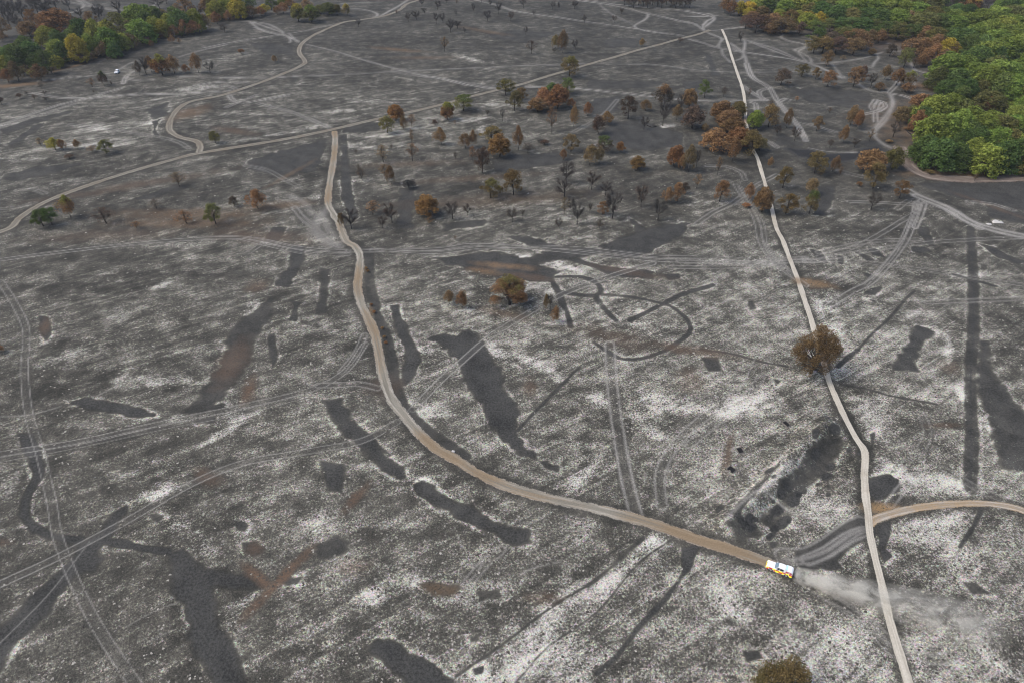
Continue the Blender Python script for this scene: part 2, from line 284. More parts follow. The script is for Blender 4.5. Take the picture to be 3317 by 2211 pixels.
BROWN = [('I', 1, .95, 1370,365, 4,1.7,0), ('C', .5, .9, 1780,1190, 10,3,0), ('C', .6, .9, 2250,1195, 12,3,0),   # singed litter and peat: sheet, colour 0 peat brown 1 ochre, strength, x, y, radii (m), direction
('D', 0, .8, 1720,1110, 2,6,70), ('D', 0, .5, 1780,400, 4,4,45), ('D', 0, .5, 1600,920, 4,11,62), ('D', 0, .4, 1800,60, 22,5,-5), ('D', 0, .3, 800,50, 30,5,3), ('D', 0, .6, 310,680, 1.5,5,85),
('G', 0, .9, 1780,840, 6,1.3,-42), ('G', 0, .9, 1900,890, 9.5,1.3,45), ('G', 0, .6, 2090,690, 4,1,45), ('G', 0, .5, 1430,150, 5,2,-30), ('G', 0, .5, 1750,640, 2,2,0), ('G', 0, .5, 30,600, 2,1,0), ('H', 0, .7, 110,280, 5.5,1.3,48), ('H', .5, .4, 680,915, 4,1.4,-5), ('H', 0, .4, 1400,980, 5,1.5,0), ('H', 0, .4, 80,760, 4,2,0),
('E', .4, .8, 1120,265, 10,2,-5), ('E', .4, .7, 980,300, 6,2,-8), ('E', 0, .5, 1300,340, 9,2,-8), ('E', 0, .35, 1900,760, 14,5,-15), ('E', 0, .4, 1100,590, 10,2,-12), ('E', 0, .5, 1300,1100, 2,4,80), ('E', 0, .35, 2000,310, 14,2,-10), ('E', 0, .3, 300,1100, 5,5,0),
('F', .6, .85, 900,385, 7,3,-8), ('F', 0, .5, 80,850, 14,2.5,-8), ('F', 0, .4, 60,1050, 4,5,80), ('F', 0, .5, 1800,1360, 5,1,0), ('F', 0, .4, 1850,960, 4,3,0), ('F', 0, .6, 325,1500, 1,5,78), ('I', 0, .6, 300,60, 1,5,78), 
('A', .2, .6, 1300,780, 12,8,20), ('A', 0, .5, 1600,900, 14,4,-10), ('A', .4, .8, 520,455, 16,2,15), ('A', .4, .8, 80,590, 18,4,5), ('A', .3, .5, 1280,1480, 30,5,0), ('A', .3, .5, 1900,1420, 16,4,5), ('A', 0, .4, 900,1280, 40,4,10), ('A', .3, .4, 2000,1200, 16,1.5,30), ('A', .8, .5, 1610,125, 10,2,15), ('A', .3, .5, 1300,1540, 30,4,0),
('B', .4, .5, 400,345, 20,4,-5), ('B', .4, .4, 980,215, 26,3,-10), ('B', .2, .4, 560,400, 20,4,0), ('B', .2, .3, 1100,1380, 40,6,4), ('B', .2, .3, 900,1230, 30,3,4), ('B', .2, .3, 450,1130, 24,4,3),
('C', .5, .9, 1900,1200, 22,6,0), ('C', .4, .9, 1560,1110, 6,5,0), ('C', .6, .7, 2100,1215, 24,2,-2), ('C', .3, .9, 1680,600, 8,7,0), ('C', .9, .8, 2180,795, 9,4,0), ('C', .9, .8, 1940,740, 6,3,0), ('C', .3, .8, 2080,700, 14,10,0), ('C', 0, .5, 2150,1430, 18,1.5,-20),
('C', .3, .8, 1960,900, 40,40,0), ('C', .2, .8, 2300,400, 60,60,0), ('C', .2, .7, 1500,200, 60,60,0), ('C', .2, .6, 850,120, 40,30,0),
('E', .8, .5, 155,290, .8,3,88), ('E', .8, .5, 205,580, .8,3,100),
]
# wheel marks: sheet, gauge m (0: a worn single line), line half width m, strength, points
TYRE = [
('A', 0, 2.6, .62, [(2260,1435),(2215,1490),(2175,1550),(2190,1610),(2260,1665),(2330,1690)]), ('A', 0, 1.8, .5, [(2235,1500),(2260,1580),(2320,1640)]), ('A', 1.8, .4, .6, [(2030,1430),(2090,1510),(2170,1570),(2260,1660),(2350,1700)]), ('A', 0, 1.6, .4, [(2150,1480),(2100,1400),(2000,1350)]),
('0', 1.8, .13, .5, [(0,645),(35,700),(60,760),(56,850),(66,950),(92,1040),(118,1150),(132,1230),(170,1330),(225,1440),(310,1568),(340,1610)]),
('0', 1.8, .17, .8, [(0,1042),(200,1010),(400,965),(560,932),(720,892),(795,850),(838,790)]),
('0', 1.8, .14, .6, [(0,1055),(200,1018),(400,975),(560,945),(700,908)]),
('0', 1.8, .17, .65, [(0,1340),(130,1280),(300,1190),(440,1110),(560,1062),(700,1037),(830,1012),(912,968)]),
('0', 1.9, .2, .7, [(948,940),(1010,875),(1060,830),(1130,770),(1215,718),(1300,672),(1400,635),(1500,605)]),
('0', 1.8, .3, .6, [(800,577),(1000,572),(1100,562),(1300,577),(1500,597),(1700,602),(1850,592)]),
('0', 1.8, .25, .6, [(855,573),(1000,580),(1120,568),(1320,570),(1500,588),(1680,594),(1800,610)]),
('0', 1.8, .3, .5, [(1560,600),(1700,606),(1800,602),(1880,600)]), ('0', 1.8, .3, .5, [(1540,614),(1700,612),(1850,596)]),
('E', 1.8, .3, .6, [(-160,1085),(0,1082),(120,1075),(250,1105)]), ('E', 1.8, .25, .5, [(0,990),(100,870),(160,740)]),
('0', 2.6, .35, .6, [(1400,790),(1408,900),(1422,1000),(1440,1100),(1462,1185)]),
('0', 2.2, .3, .45, [(1520,1160),(1518,1080),(1560,1010),(1640,940),(1720,885)]),
('0', 2.0, .3, .6, [(1690,425),(1735,500),(1750,560),(1790,610),(1850,655)]), ('0', 1.6, .3, .5, [(1700,430),(1748,510),(1762,570),(1830,640)]),
('0', 1.9, .28, .7, [(2115,462),(2098,510),(2075,560),(2010,640),(1960,668),(1900,705)]), ('0', 1.2, .25, .6, [(2108,462),(2090,510),(2055,580),(1990,652)]),
('0', 1.9, .3, .5, [(1700,605),(1900,598),(2050,610),(2200,632),(2352,655)]), ('0', 1.9, .3, .5, [(1870,600),(2000,575),(2150,556),(2352,545)]), ('0', 1.9, .3, .5, [(1880,580),(2000,555),(2110,550)]),
('0', 1.9, .3, .5, [(2130,695),(2250,690),(2380,684)]), ('0', 1.8, .25, .5, [(1880,590),(1980,560),(2100,490)]),
('0', 2.6, .8, .8, [(2105,450),(2180,480),(2230,510),(2300,532),(2380,548)]), ('0', 1.9, .3, .5, [(2060,480),(2100,460),(2200,490)]),
('0', 1.8, .3, .6, [(0,597),(200,572),(400,552),(560,547),(690,570),(800,577)]), ('0', 1.8, .25, .5, [(560,550),(700,580),(800,585)]),
('A', 1.8, .35, .7, [(0,865),(250,775),(550,690),(800,662),(1000,650),(1300,642),(1580,628)]), ('A', 1.8, .3, .5, [(0,880),(250,800),(530,712)]),
('A', 1.8, .35, .6, [(230,642),(400,672),(600,676),(720,640),(830,610)]), ('A', 1.8, .4, .9, [(850,575),(865,535),(900,505),(950,485)]), ('A', 1.8, .35, .7, [(870,540),(920,552),(1050,550)]),
('A', 1.8, .35, .6, [(270,560),(500,535),(800,500),(950,480)]), ('A', 1.8, .35, .6, [(800,495),(900,435),(950,420)]),
('A', 1.8, .5, .8, [(1400,330),(1600,292),(1800,262),(1950,243),(2060,290)]), ('A', 1.8, .4, .9, [(1720,150),(1790,200),(1900,232),(1960,245)]), ('A', 1.8, .4, .9, [(1740,155),(1830,185),(1950,225)]), ('A', 1.8, .4, .8, [(1755,190),(1850,225),(1960,248)]),
('A', 1.8, .4, .8, [(1730,150),(1850,170),(1940,215),(1950,240)]), ('A', 1.8, .5, .7, [(1960,235),(2100,215),(2200,190),(2353,160)]), ('A', 1.8, .4, .6, [(1600,152),(1720,146)]), ('A', 1.8, .3, .7, [(1960,240),(2000,270),(2000,295)]), ('A', 1.8, .3, .7, [(1990,230),(2030,270),(2060,290)]), ('A', 1.8, .4, .6, [(1240,392),(1400,345),(1560,310)]),
('A', 1.8, .45, .75, [(2100,305),(2230,335),(2353,367),(2750,482),(3050,545),(3250,590),(3410,612)]),
('A', 1.8, .3, .55, [(1250,530),(1550,535),(1850,537),(2100,525),(2353,515),(2750,490),(3400,465),(4050,440)]),
('A', 1.8, .3, .7, [(1580,660),(1610,695),(1680,710),(1800,690),(1980,655)]), ('A', 1.8, .3, .7, [(1380,615),(1480,600),(1580,597),(1628,618),(1600,640)]), ('A', 1.8, .3, .6, [(1350,590),(1500,568),(1700,566)]),
('A', 1.8, .3, .4, [(480,860),(700,885),(950,920),(1200,970),(1300,1020)]), ('A', 1.8, .3, .4, [(1690,1140),(1830,1170),(1950,1230),(2060,1290)]), ('A', 1.8, .3, .5, [(2020,1430),(2080,1490),(2150,1540)]), ('A', 1.8, .4, .5, [(1780,715),(2000,770),(2200,850),(2280,885)]), ('A', 1.8, .3, .5, [(1560,740),(1660,700),(1760,660)]),
('A', 1.8, .6, .7, [(530,0),(575,30),(560,60),(480,92)]), ('A', 1.8, .6, .7, [(370,0),(500,20),(650,50),(800,70),(950,72),(1050,45),(1090,0)]), ('A', 1.8, .5, .6, [(560,0),(640,40),(760,65)]), ('A', 1.8, .5, .6, [(700,30),(900,45),(1150,55)]),
('A', 1.8, .3, .4, [(120,1310),(240,1310),(310,1335)]), ('A', 1.8, .3, .4, [(0,1440),(110,1430),(240,1400)]),
('B', 1.8, .6, .8, [(0,55),(150,68),(235,90),(245,112),(210,125)]), ('B', 1.8, .5, .8, [(250,122),(330,78),(400,40),(460,0)]), ('B', 1.8, .5, .6, [(0,25),(150,20),(280,15)]),
('B', 1.8, .6, .75, [(920,0),(1100,45),(1200,78),(1500,122),(1750,160),(2000,195),(2353,247)]), ('B', 1.8, 1., .8, [(1600,0),(1900,45),(2100,92),(2353,150),(2450,170)]), ('B', 1.8, .9, .7, [(1650,0),(2000,42),(2353,72),(2420,80)]), ('B', 1.8, .4, .8, [(2115,95),(2100,130),(2030,170),(2025,190),(2100,215),(2250,235)]), ('B', 1.8, .3, .4, [(1750,0),(1850,90),(2000,165)]),
('B', 1.8, .5, .6, [(1280,600),(1600,610),(1900,640),(2150,668),(2353,690)]), ('B', 1.8, .3, .5, [(1620,440),(1800,440),(2100,445),(2353,470)]), ('B', 1.8, .3, .5, [(900,590),(1060,610)]), ('B', 1.8, .3, .4, [(1600,910),(1750,830),(1830,770),(1900,690)]),
('B', 2., 1., .4, [(300,490),(500,520),(800,560),(1050,600)]),
('C', 1.8, .8, .9, [(0,148),(80,165),(150,212)]), ('C', 1.8, .6, .85, [(150,212),(140,180),(170,145),(210,120),(100,92),(0,78)]), ('C', 1.8, .5, .8, [(0,110),(120,115),(240,110)]), ('C', 1.8, .5, .8, [(60,90),(180,95),(220,130),(150,190)]),
('C', 2.2, 1., .85, [(40,270),(150,300),(250,332),(500,372),(750,408),(880,440),(1000,490),(1100,540)]), ('C', 1.8, .7, .8, [(250,330),(260,290),(300,260)]), ('C', 1.8, .6, .8, [(170,225),(230,250),(270,270),(240,320)]), ('C', 1.8, .5, .8, [(160,215),(280,205),(420,190)]), ('C', 1.8, .5, .8, [(300,200),(380,190),(430,180)]),
('C', 2., .5, .8, [(330,300),(400,350),(430,390),(450,470),(490,540),(590,600),(650,690),(720,780),(790,860),(850,970)]), ('C', 1.8, .4, .8, [(340,330),(410,360),(430,300),(420,270)]), ('C', 1.8, .4, .7, [(360,420),(410,400),(420,350)]), ('C', 1.8, .4, .7, [(270,340),(280,380),(330,430)]),
('C', 2., .9, .7, [(640,690),(720,780),(790,860),(850,970)]),
('C', 1.8, .4, .7, [(420,270),(600,342),(800,410),(950,437),(1200,410),(1380,362)]), ('C', 1.8, .4, .6, [(450,280),(620,330),(780,400)]), ('C', 1.8, .4, .8, [(740,240),(690,242),(680,260),(740,285),(820,300),(850,320),(770,345),(830,370),(880,405),(890,440)]), ('C', 1.8, .5, .7, [(850,300),(840,330),(800,360),(860,430)]),
('C', 1.8, .35, .5, [(0,475),(300,497),(700,497),(950,490)]), ('C', 2., 1.0, .75, [(1200,570),(1250,605),(1320,632),(1430,645),(1440,740),(1400,830),(1320,920),(1370,985),(1440,1020),(1520,1040)]), ('C', 2.2, 1.2, .8, [(1430,650),(1450,720),(1400,800),(1340,870),(1310,920)]), ('C', 1.8, .6, .7, [(1440,650),(1520,660),(1600,690)]), ('C', 1.8, .6, .7, [(1420,640),(1470,590),(1490,560)]),
('C', 1.8, .5, .8, [(1330,690),(1300,740),(1340,770),(1400,730),(1360,700),(1330,760),(1330,840)]), ('C', 1.8, .4, .8, [(1240,790),(1330,770),(1390,740)]), ('C', 1.8, .7, .8, [(1560,400),(1590,470),(1640,495),(1720,510)]), ('C', 2.2, 1.2, .75, [(1590,470),(1600,530),(1590,590)]), ('C', 1.8, .5, .7, [(1310,460),(1325,430),(1350,400),(1330,370)]), ('C', 1.8, .5, .7, [(1280,295),(1420,300),(1490,330)]), ('C', 1.8, .4, .7, [(1440,350),(1560,355)]),
('C', 1.8, .5, .6, [(90,692),(300,690),(580,692)]), ('C', 1.8, .4, .6, [(410,590),(480,640),(560,690)]), ('C', 1.8, .4, .7, [(450,702),(500,715),(510,760)]), ('C', 1.8, .4, .7, [(590,610),(530,630),(540,670),(580,690)]), ('C', 1.8, .4, .7, [(670,700),(700,685),(735,688)]), ('C', 1.8, .4, .4, [(820,850),(950,880),(1060,910)]), ('C', 1.8, .4, .5, [(1030,440),(1060,480),(1110,540)]), ('C', 1.8, .5, .7, [(540,960),(600,980),(650,1015)]),
('C', 1.8, .35, .6, [(100,1540),(220,1460),(350,1395),(500,1285),(650,1205)]), ('C', 1.8, .4, .5, [(170,1145),(300,1150),(400,1185),(430,1240)]), ('C', 2.4, .5, .4, [(1080,1180),(1150,1200),(1250,1222)]), ('C', 2.6, .6, .65, [(1550,1310),(1650,1365),(1750,1400),(1900,1490),(2050,1568)]), ('C', 1.8, .4, .7, [(1665,1400),(1640,1480),(1600,1568)]), ('C', 1.8, .35, .7, [(1610,1395),(1600,1460)]), ('C', 1.8, .35, .6, [(1150,1390),(1400,1400),(1620,1412)]), ('C', 0, .5, .8, [(870,1022),(1000,1045),(1200,1052)]), ('C', 1.8, .4, .5, [(1970,1390),(2150,1410),(2280,1450)]),
('I', 1.8, .25, .4, [(780,830),(950,945),(1200,1105),(1320,1220),(1440,1345)]), ('I', 1.8, .3, .4, [(900,920),(1150,1050),(1300,1160),(1440,1290)]),
('I', 1.8, .25, .45, [(1540,1335),(1700,1402),(1850,1392),(1940,1330),(1975,1200),(1900,1090),(1700,1015),(1430,1005)]), ('I', 1.8, .25, .35, [(1540,1310),(1680,1345),(1800,1340),(1870,1260),(1880,1160)]),
('I', 1.8, .3, .6, [(1430,335),(1500,240),(1600,140)]), ('I', 1.8, .25, .4, [(1800,90),(1950,180),(2100,260),(2353,350)]),
('I', 0, .3, .75, [(560,240),(640,300),(690,350),(780,400),(880,428),(1080,437)]), ('I', 0, .5, .55, [(300,430),(480,260),(560,230),(680,120),(760,30)]),
('I', 1.2, .5, .7, [(700,720),(850,705),(1000,650),(1150,545),(1255,505)]), ('I', 2.2, .4, .6, [(860,720),(1000,660),(1130,570),(1255,520)]), ('I', 3.6, .35, .5, [(700,690),(860,690),(1000,620),(1150,510),(1240,470)]),
('H', 0, .25, .5, [(870,880),(940,800),(990,690)]), ('H', 0, .25, .5, [(1230,820),(1330,770),(1510,730)]), ('H', 0, .25, .4, [(1230,465),(1330,455),(1400,420)]), ('H', 2.0, .3, .35, [(1100,650),(990,740),(870,880)]),
('F', 0, .25, .5, [(500,900),(430,1050),(330,1200)]), ('F', 1.8, .3, .4, [(540,1030),(430,1170),(280,1300),(40,1500)]), ('F', 1.8, .25, .35, [(1640,1280),(1690,1400),(1640,1540)]),
('E', 0, .6, .3, [(1180,640),(1300,690),(1500,740)]), ('D', 0, .25, .5, [(660,1165),(800,1090),(1000,1020)]), ('D', 0, .25, .5, [(0,1300),(200,1290),(420,1230)]), ('D', 1.8, .25, .4, [(1700,180),(1830,110),(2000,140)]),
('G', 0, .2, .4, [(870,1180),(1050,1080),(1230,1010)]), ('G', 0, .15, .5, [(0,1290),(330,960),(620,590)]), ('G', 0, .2, .4, [(950,780),(1060,710)]), ('G', 0, .2, .4, [(1000,1290),(1200,1200)]),
]
ROADS = [  # name, half width m, colour set, lift m, points
('footpath', .80, 'pale', .075, [('C',272,205),('C',300,270),('C',335,380),('C',375,500),('C',415,620),('C',432,740),('C',438,850),('C',480,1020),('C',515,1090),('C',545,1190),('C',575,1290),('C',610,1420),('C',645,1568),('F',690,90),('F',735,210),('F',790,350),('F',840,500),('F',890,650),('F',930,800),('F',975,940),('F',1010,1060),('F',1060,1180),('F',1130,1330),('F',1195,1450),('F',1250,1530),('I',1258,40),('I',1252,140),('I',1262,280),('I',1280,420),('I',1290,540),('I',1325,700),('I',1365,860),('I',1395,1000),('I',1430,1150),('I',1480,1320),('I',1530,1480),('I',1565,1600),('I',1600,1720)]),
('dirt_track', 1.38, 'brown', .06, [('A',2303,905),('A',2310,960),('A',2300,1100),('A',2270,1280),('A',2262,1400),('A',2300,1480),('B',-15,1545),('E',30,90),('E',90,130),('E',125,190),('E',125,290),('E',112,400),('E',130,510),('E',175,610),('E',225,720),('E',255,850),('E',285,1010),('E',340,1170),('E',420,1280),('E',520,1400),('E',650,1520),('H',790,30),('H',950,130),('H',1150,215),('H',1400,290),('H',1700,355),('H',2000,430),('H',2230,500),('I',130,590),('I',330,650),('I',480,700),('I',600,745),('I',690,790)]),
('gravel_track', 1.5, 'tan', .05, [('A',-60,1620),('A',75,1568),('A',140,1500),('A',280,1410),('A',440,1340),('A',650,1265),('A',900,1185),('A',1200,1100),('A',1360,1060),('A',1700,1005),('A',2100,935),('A',2353,880),('B',300,810),('B',700,720),('B',1000,640),('B',1300,565),('B',1600,475),('B',1900,390),('B',2150,320),('B',2330,270),('C',100,240),('C',190,208)]),
('winding_track', 1.55, 'tan', .04, [('A',1370,1055),('A',1380,1010),('A',1350,975),('A',1250,950),('A',1190,920),('A',1165,880),('A',1185,810),('A',1235,745),('A',1320,700),('A',1500,665),('A',1650,620),('A',1850,550),('A',2000,490),('A',2090,445),('A',2100,420),('A',2065,370),('A',2065,330),('A',2100,285),('A',2200,225),('A',2353,160),('B',120,140),('B',300,110),('B',400,70),('B',450,30),('B',540,0),('B',660,-40)]),
('side_track', .95, 'ochre', .045, [('I',1285,480),('I',1330,440),('I',1430,405),('I',1600,365),('I',1800,338),('I',2050,330),('I',2250,352),('I',2360,385),('I',2500,440)]),
('sandy_road', 3.3, 'pink', .04, [('C',1500,1010),('C',1530,1090),('C',1580,1160),('C',1680,1210),('C',1850,1232),('C',2100,1238),('C',2353,1225),('C',2600,1215)]),
]
DENS_X = [0,235,470,705,940,1175,1410,1645,1880,2115,2350]
DENS = [(30,'.1 .1 .15 .2 .15 .15 .15 .15 .2 .1 .1'),(90,'.1 .1 .2 .2 .15 .2 .2 .15 .2 .1 .1'),(150,'.1 .2 .3 .25 .2 .3 .2 .15 .25 .15 .1'),(220,'.25 .35 .4 .3 .35 .35 .25 .2 .3 .2 .2'),(300,'.45 .45 .4 .45 .55 .4 .25 .2 .2 .15 .1'),
(380,'.3 .3 .25 .25 .25 .3 .25 .2 .15 .15 .1'),(460,'.25 .3 .3 .4 .2 .3 .3 .3 .2 .2 .15'),(540,'.25 .3 .35 .4 .3 .35 .4 .45 .3 .35 .25'),(620,'.3 .3 .3 .4 .4 .45 .45 .5 .5 .5 .35'),(720,'.3 .35 .35 .45 .45 .5 .5 .5 .55 .5 .35'),
(850,'.3 .4 .4 .45 .45 .5 .5 .5 .5 .5 .4'),(980,'.3 .3 .4 .4 .45 .4 .45 .55 .5 .55 .4'),(1100,'.35 .35 .4 .4 .45 .45 .45 .5 .5 .6 .5'),(1200,'.35 .3 .35 .4 .45 .45 .4 .45 .5 .55 .6'),(1350,'.3 .3 .3 .4 .45 .45 .5 .5 .55 .55 .55'),(1500,'.3 .25 .3 .35 .45 .5 .55 .5 .6 .6 .55')]
# ------------------------------------------------------------------ ground: one sheet, finer where it is near
K0, K1 = CAM_H * SP, CP
DZ = (1 / (36 * K1 + K0) - 1 / (650 * K1 + K0)) / 899
zz = 1 / np.linspace(1 / (36 * K1 + K0), 1 / (650 * K1 + K0), 900)
ys = np.concatenate([[-3000, -900, -300, -100, -40, 0, 15, 25, 31], (zz - K0) / K1, [665, 700, 760, 860, 1000, 1300, 1800, 2800, 5000, 9000]])
us = np.concatenate([[-14, -7, -4, -2.4, -1.8, -1.5, -1.38], np.linspace(-1.3, 1.3, 960), [1.38, 1.5, 1.8, 2.4, 4, 7, 14]])
YY, UU = np.meshgrid(ys, us, indexing='ij')
XX = UU * .75 * np.maximum(YY * K1 + K0, 75)
gx, gy = XX.ravel(), YY.ravel()
ny, nx = XX.shape
gz = ground_h(gx, gy)

def seg_dist(px, py, line):
    d = np.full(px.shape, 1e9)
    for (ax, ay), (bx, by) in zip(line[:-1], line[1:]):
        L = (bx - ax) ** 2 + (by - ay) ** 2 + 1e-9
        t = np.clip(((px - ax) * (bx - ax) + (py - ay) * (by - ay)) / L, 0, 1)
        d = np.minimum(d, (px - ax - t * (bx - ax)) ** 2 + (py - ay - t * (by - ay)) ** 2)
    return np.sqrt(d)
def near(line, m):
    a = np.asarray(line); lo = a.min(0) - m; hi = a.max(0) + m
    return np.nonzero((gx > lo[0]) & (gx < hi[0]) & (gy > lo[1]) & (gy < hi[1]))[0]
def inside(px, py, poly):
    r = np.zeros(px.shape, bool); n = len(poly)
    for i in range(n):
        (ax, ay), (bx, by) = poly[i], poly[i - 1]
        c = (ay > py) != (by > py)
        r ^= c & (px < (bx - ax) * (py - ay) / (by - ay + 1e-12) + ax)
    return r
def vnoise(x, y, s, seed):                # smooth value noise on the plan
    g = np.random.default_rng(seed).random((256, 256)); x = x / s; y = y / s
    i = np.floor(x).astype(int); j = np.floor(y).astype(int); u = x - i; v = y - j; u = u * u * (3 - 2 * u); v = v * v * (3 - 2 * v)
    i &= 255; j &= 255; i1 = (i + 1) & 255; j1 = (j + 1) & 255
    return (g[i, j] * (1 - u) + g[i1, j] * u) * (1 - v) + (g[i, j1] * (1 - u) + g[i1, j1] * u) * v
def fbm(x, y, s, seed, n=4):
    t = 0; a = 1; w = 0
    for k in range(n):
        t = t + a * vnoise(x + 37 * k, y - 91 * k, s / 2 ** k, seed + k); w += a; a *= .55
    return t / w

# ash cover, from the survey grid
acc = np.zeros(gx.shape); wgt = np.full(gx.shape, 1e-6); acc += .2e-6
for py, row in DENS:
    for px, d in zip(DENS_X, row.split()):
        cx, cy = ground_at(px * 1.4102, py * 1.4102)
        sg = 9 + .085 * math.hypot(cx, cy)
        idx = near([(cx, cy)], sg * 3.2)
        w = np.exp(-((gx[idx] - cx) ** 2 + (gy[idx] - cy) ** 2) / sg ** 2)
        acc[idx] += w * float(d); wgt[idx] += w
ash = acc / wgt; ash = .35 + (ash - .35) * 1.30; ash = ash - .05 * np.clip((gy - 200) / 120, 0, 1)
wob = (fbm(gx, gy, 3.0, 5) - .5)          # wobble of every outline
wob2 = (fbm(gx, gy, 9.0, 15) - .5)
rim = np.zeros(gx.shape); dark = np.zeros(gx.shape)
def near_w(idx): return wob[idx] * 2.2 + wob2[idx] * 1.6
for sh, lv, pts in DARK:
    poly = site(sh, pts); idx = near(poly, 5)
    if not len(idx): continue
    dist = seg_dist(gx[idx], gy[idx], poly + poly[:1])
    sd = np.where(inside(gx[idx], gy[idx], poly), -dist, dist)
    pa = np.asarray(poly); per_ = np.linalg.norm(np.roll(pa, -1, 0) - pa, axis=1).sum(); area = abs((pa[:, 0] * np.roll(pa[:, 1], -1) - pa[:, 1] * np.roll(pa[:, 0], -1)).sum()) / 2
    wf = min(1.0, max(.22, 2 * area / per_ / 5.5)) * (1 + math.hypot(*poly[0]) / 300)
    sd = sd + near_w(idx) * wf
    dark[idx] = np.maximum(dark[idx], lv * np.clip(.5 - sd / min(2.4, max(.7, area / per_)), 0, 1))
    rim[idx] = np.maximum(rim[idx], np.exp(-((sd - .55) / .55) ** 2) * min(1, lv + .2) * np.clip(.5 + 2.4 * wob2[idx] + 1.2 * wob[idx], 0, 1))
_R = random.Random(9)                    # broken black scorch over the bank's right flank
for _k in range(46):
    _t = _R.random() * (len(RIDGE) - 1); _i = int(_t); (ax_, ay_), (bx_, by_) = RIDGE[_i], RIDGE[_i + 1]; _t -= _i
    dxr, dyr = bx_ - ax_, by_ - ay_; L_ = math.hypot(dxr, dyr); o_ = _R.gauss(4.2, 3.6)
    cx_, cy_ = ax_ + dxr * _t + dyr / L_ * o_, ay_ + dyr * _t - dxr / L_ * o_; r_ = _R.uniform(.5, 2.0); idx = near([(cx_, cy_)], 5)
    q_ = np.hypot((gx[idx] - cx_) * dxr / L_ + (gy[idx] - cy_) * dyr / L_, 1.8 * ((gx[idx] - cx_) * dyr / L_ - (gy[idx] - cy_) * dxr / L_)) - r_ + near_w(idx) * .8
    dark[idx] = np.maximum(dark[idx], _R.uniform(.5, 1.15) * np.clip(.5 - q_ / .9, 0, 1))
for sh, hw, lv, pts in DSTRIP:
    line = catmull(site(sh, pts), 3.0); idx = near(line, hw + 4)
    sd = seg_dist(gx[idx], gy[idx], line) - hw + near_w(idx) * .45 * min(1, hw)
    dark[idx] = np.maximum(dark[idx], lv * np.clip(.5 - sd / .8, 0, 1) * np.clip(1.1 + 1.6 * wob2[idx], .3, 1))
    if hw > .5: rim[idx] = np.maximum(rim[idx], np.exp(-((sd - .5) / .5) ** 2) * .3)
white = np.zeros(gx.shape)
def blob(sh, x, y, ra, rb, deg):
    if rb > ra and abs(deg) >= 40: ra, rb = rb, ra
    cx, cy = ground_at(*src(sh, x, y)); idx = near([(cx, cy)], 3 * max(ra, rb))
    # the direction was read in the picture: turn it into a direction on the ground
    ex, ey = ground_at(src(sh, x, y)[0] + 12 * math.cos(math.radians(deg)), src(sh, x, y)[1] - 12 * math.sin(math.radians(deg)))
    a = math.atan2(ey - cy, ex - cx); dx = gx[idx] - cx; dy = gy[idx] - cy
    p = (dx * math.cos(a) + dy * math.sin(a)) / ra; q = (-dx * math.sin(a) + dy * math.cos(a)) / rb
    return idx, np.sqrt(p * p + q * q)
for sh, s, x, y, ra, rb, deg in WHITE:
    idx, r = blob(sh, x, y, ra, rb, deg)
    r = r + (wob[idx] + wob2[idx]) * 1.3
    white[idx] = np.maximum(white[idx], s * np.clip(1.35 - r, 0, 1) ** .8)
brown = np.zeros(gx.shape); ochre = np.zeros(gx.shape)
for sh, c, s, x, y, ra, rb, deg in BROWN:
    idx, r = blob(sh, x, y, ra, rb, deg)
    v = s * np.clip(1.3 - (r + wob[idx] * 1.0), 0, 1); up = v > brown[idx]
    ochre[idx] = np.where(up, c, ochre[idx]); brown[idx] = np.maximum(brown[idx], v)
tyre = np.zeros(gx.shape); band = np.zeros(gx.shape)
for sh, g, hw, s, pts in TYRE:
    c0 = ground_at(*src(sh, *pts[len(pts) // 2])); far = math.hypot(*c0)
    line = catmull(site(sh, pts), 2.5); idx = near(line, g + 3)
    d = seg_dist(gx[idx], gy[idx], line)
    dy_ = (gy[idx] * K1 + K0) ** 2 * DZ / K1; hw2 = np.maximum(hw * .95, .36 * dy_)
    single = hw2 > .36 * max(g, .1)
    prof = np.exp(-(np.where(single, d, np.abs(d - g / 2)) / np.where(single, np.maximum(hw2, g * .5), hw2)) ** 2) * np.where(single, .8, 1)
    if g: prof = np.maximum(prof, .10 * (d < g / 2))
    if g and far < 260: band[idx] = np.maximum(band[idx], s * np.clip(1.6 - np.abs(d) / (g * .5 + .3), 0, 1))
    tyre[idx] = np.maximum(tyre[idx], s * prof * (.65 + .7 * (fbm(gx[idx], gy[idx], 14, 61, 2) - .15)))
verge = np.zeros(gx.shape); ROAD_LINES = []
for name, hw, cs, lift, pts in ROADS:
    line = catmull([ground_at(*src(*p)) for p in pts], 1.6); ROAD_LINES.append(line); idx = near(line, hw + 6)
    d = seg_dist(gx[idx], gy[idx], line) - hw
    wv = (1.1 if name == 'footpath' else 1.7)
    verge[idx] = np.maximum(verge[idx], np.clip(1.25 - (d + near_w(idx) * .8) / wv, 0, 1) * (d > -hw))
tyre *= (1 - .4 * verge)
ash_d = ash +  .46 * white * (1 - .75 * np.clip(dark, 0, 1)) + .50 * rim * (1 - np.clip(1.5 * dark, 0, 1)) - .38 * verge - .30 * band
fine = fbm(gx, gy, 1.4, 33, 3) - .5
md = seg_dist(gx, gy, RIDGE); fine = fine * (1 + 3.5 * np.exp(-(md / 8) ** 2)) + (fbm(gx, gy, 3, 35, 3) - .5) * 5 * np.exp(-(md / 7) ** 2)
gz = gz + fine * .10 * (1 - verge) * (1 - .6 * dark) * np.clip(1.3 - np.hypot(gx, gy) / 500, 0, 1)

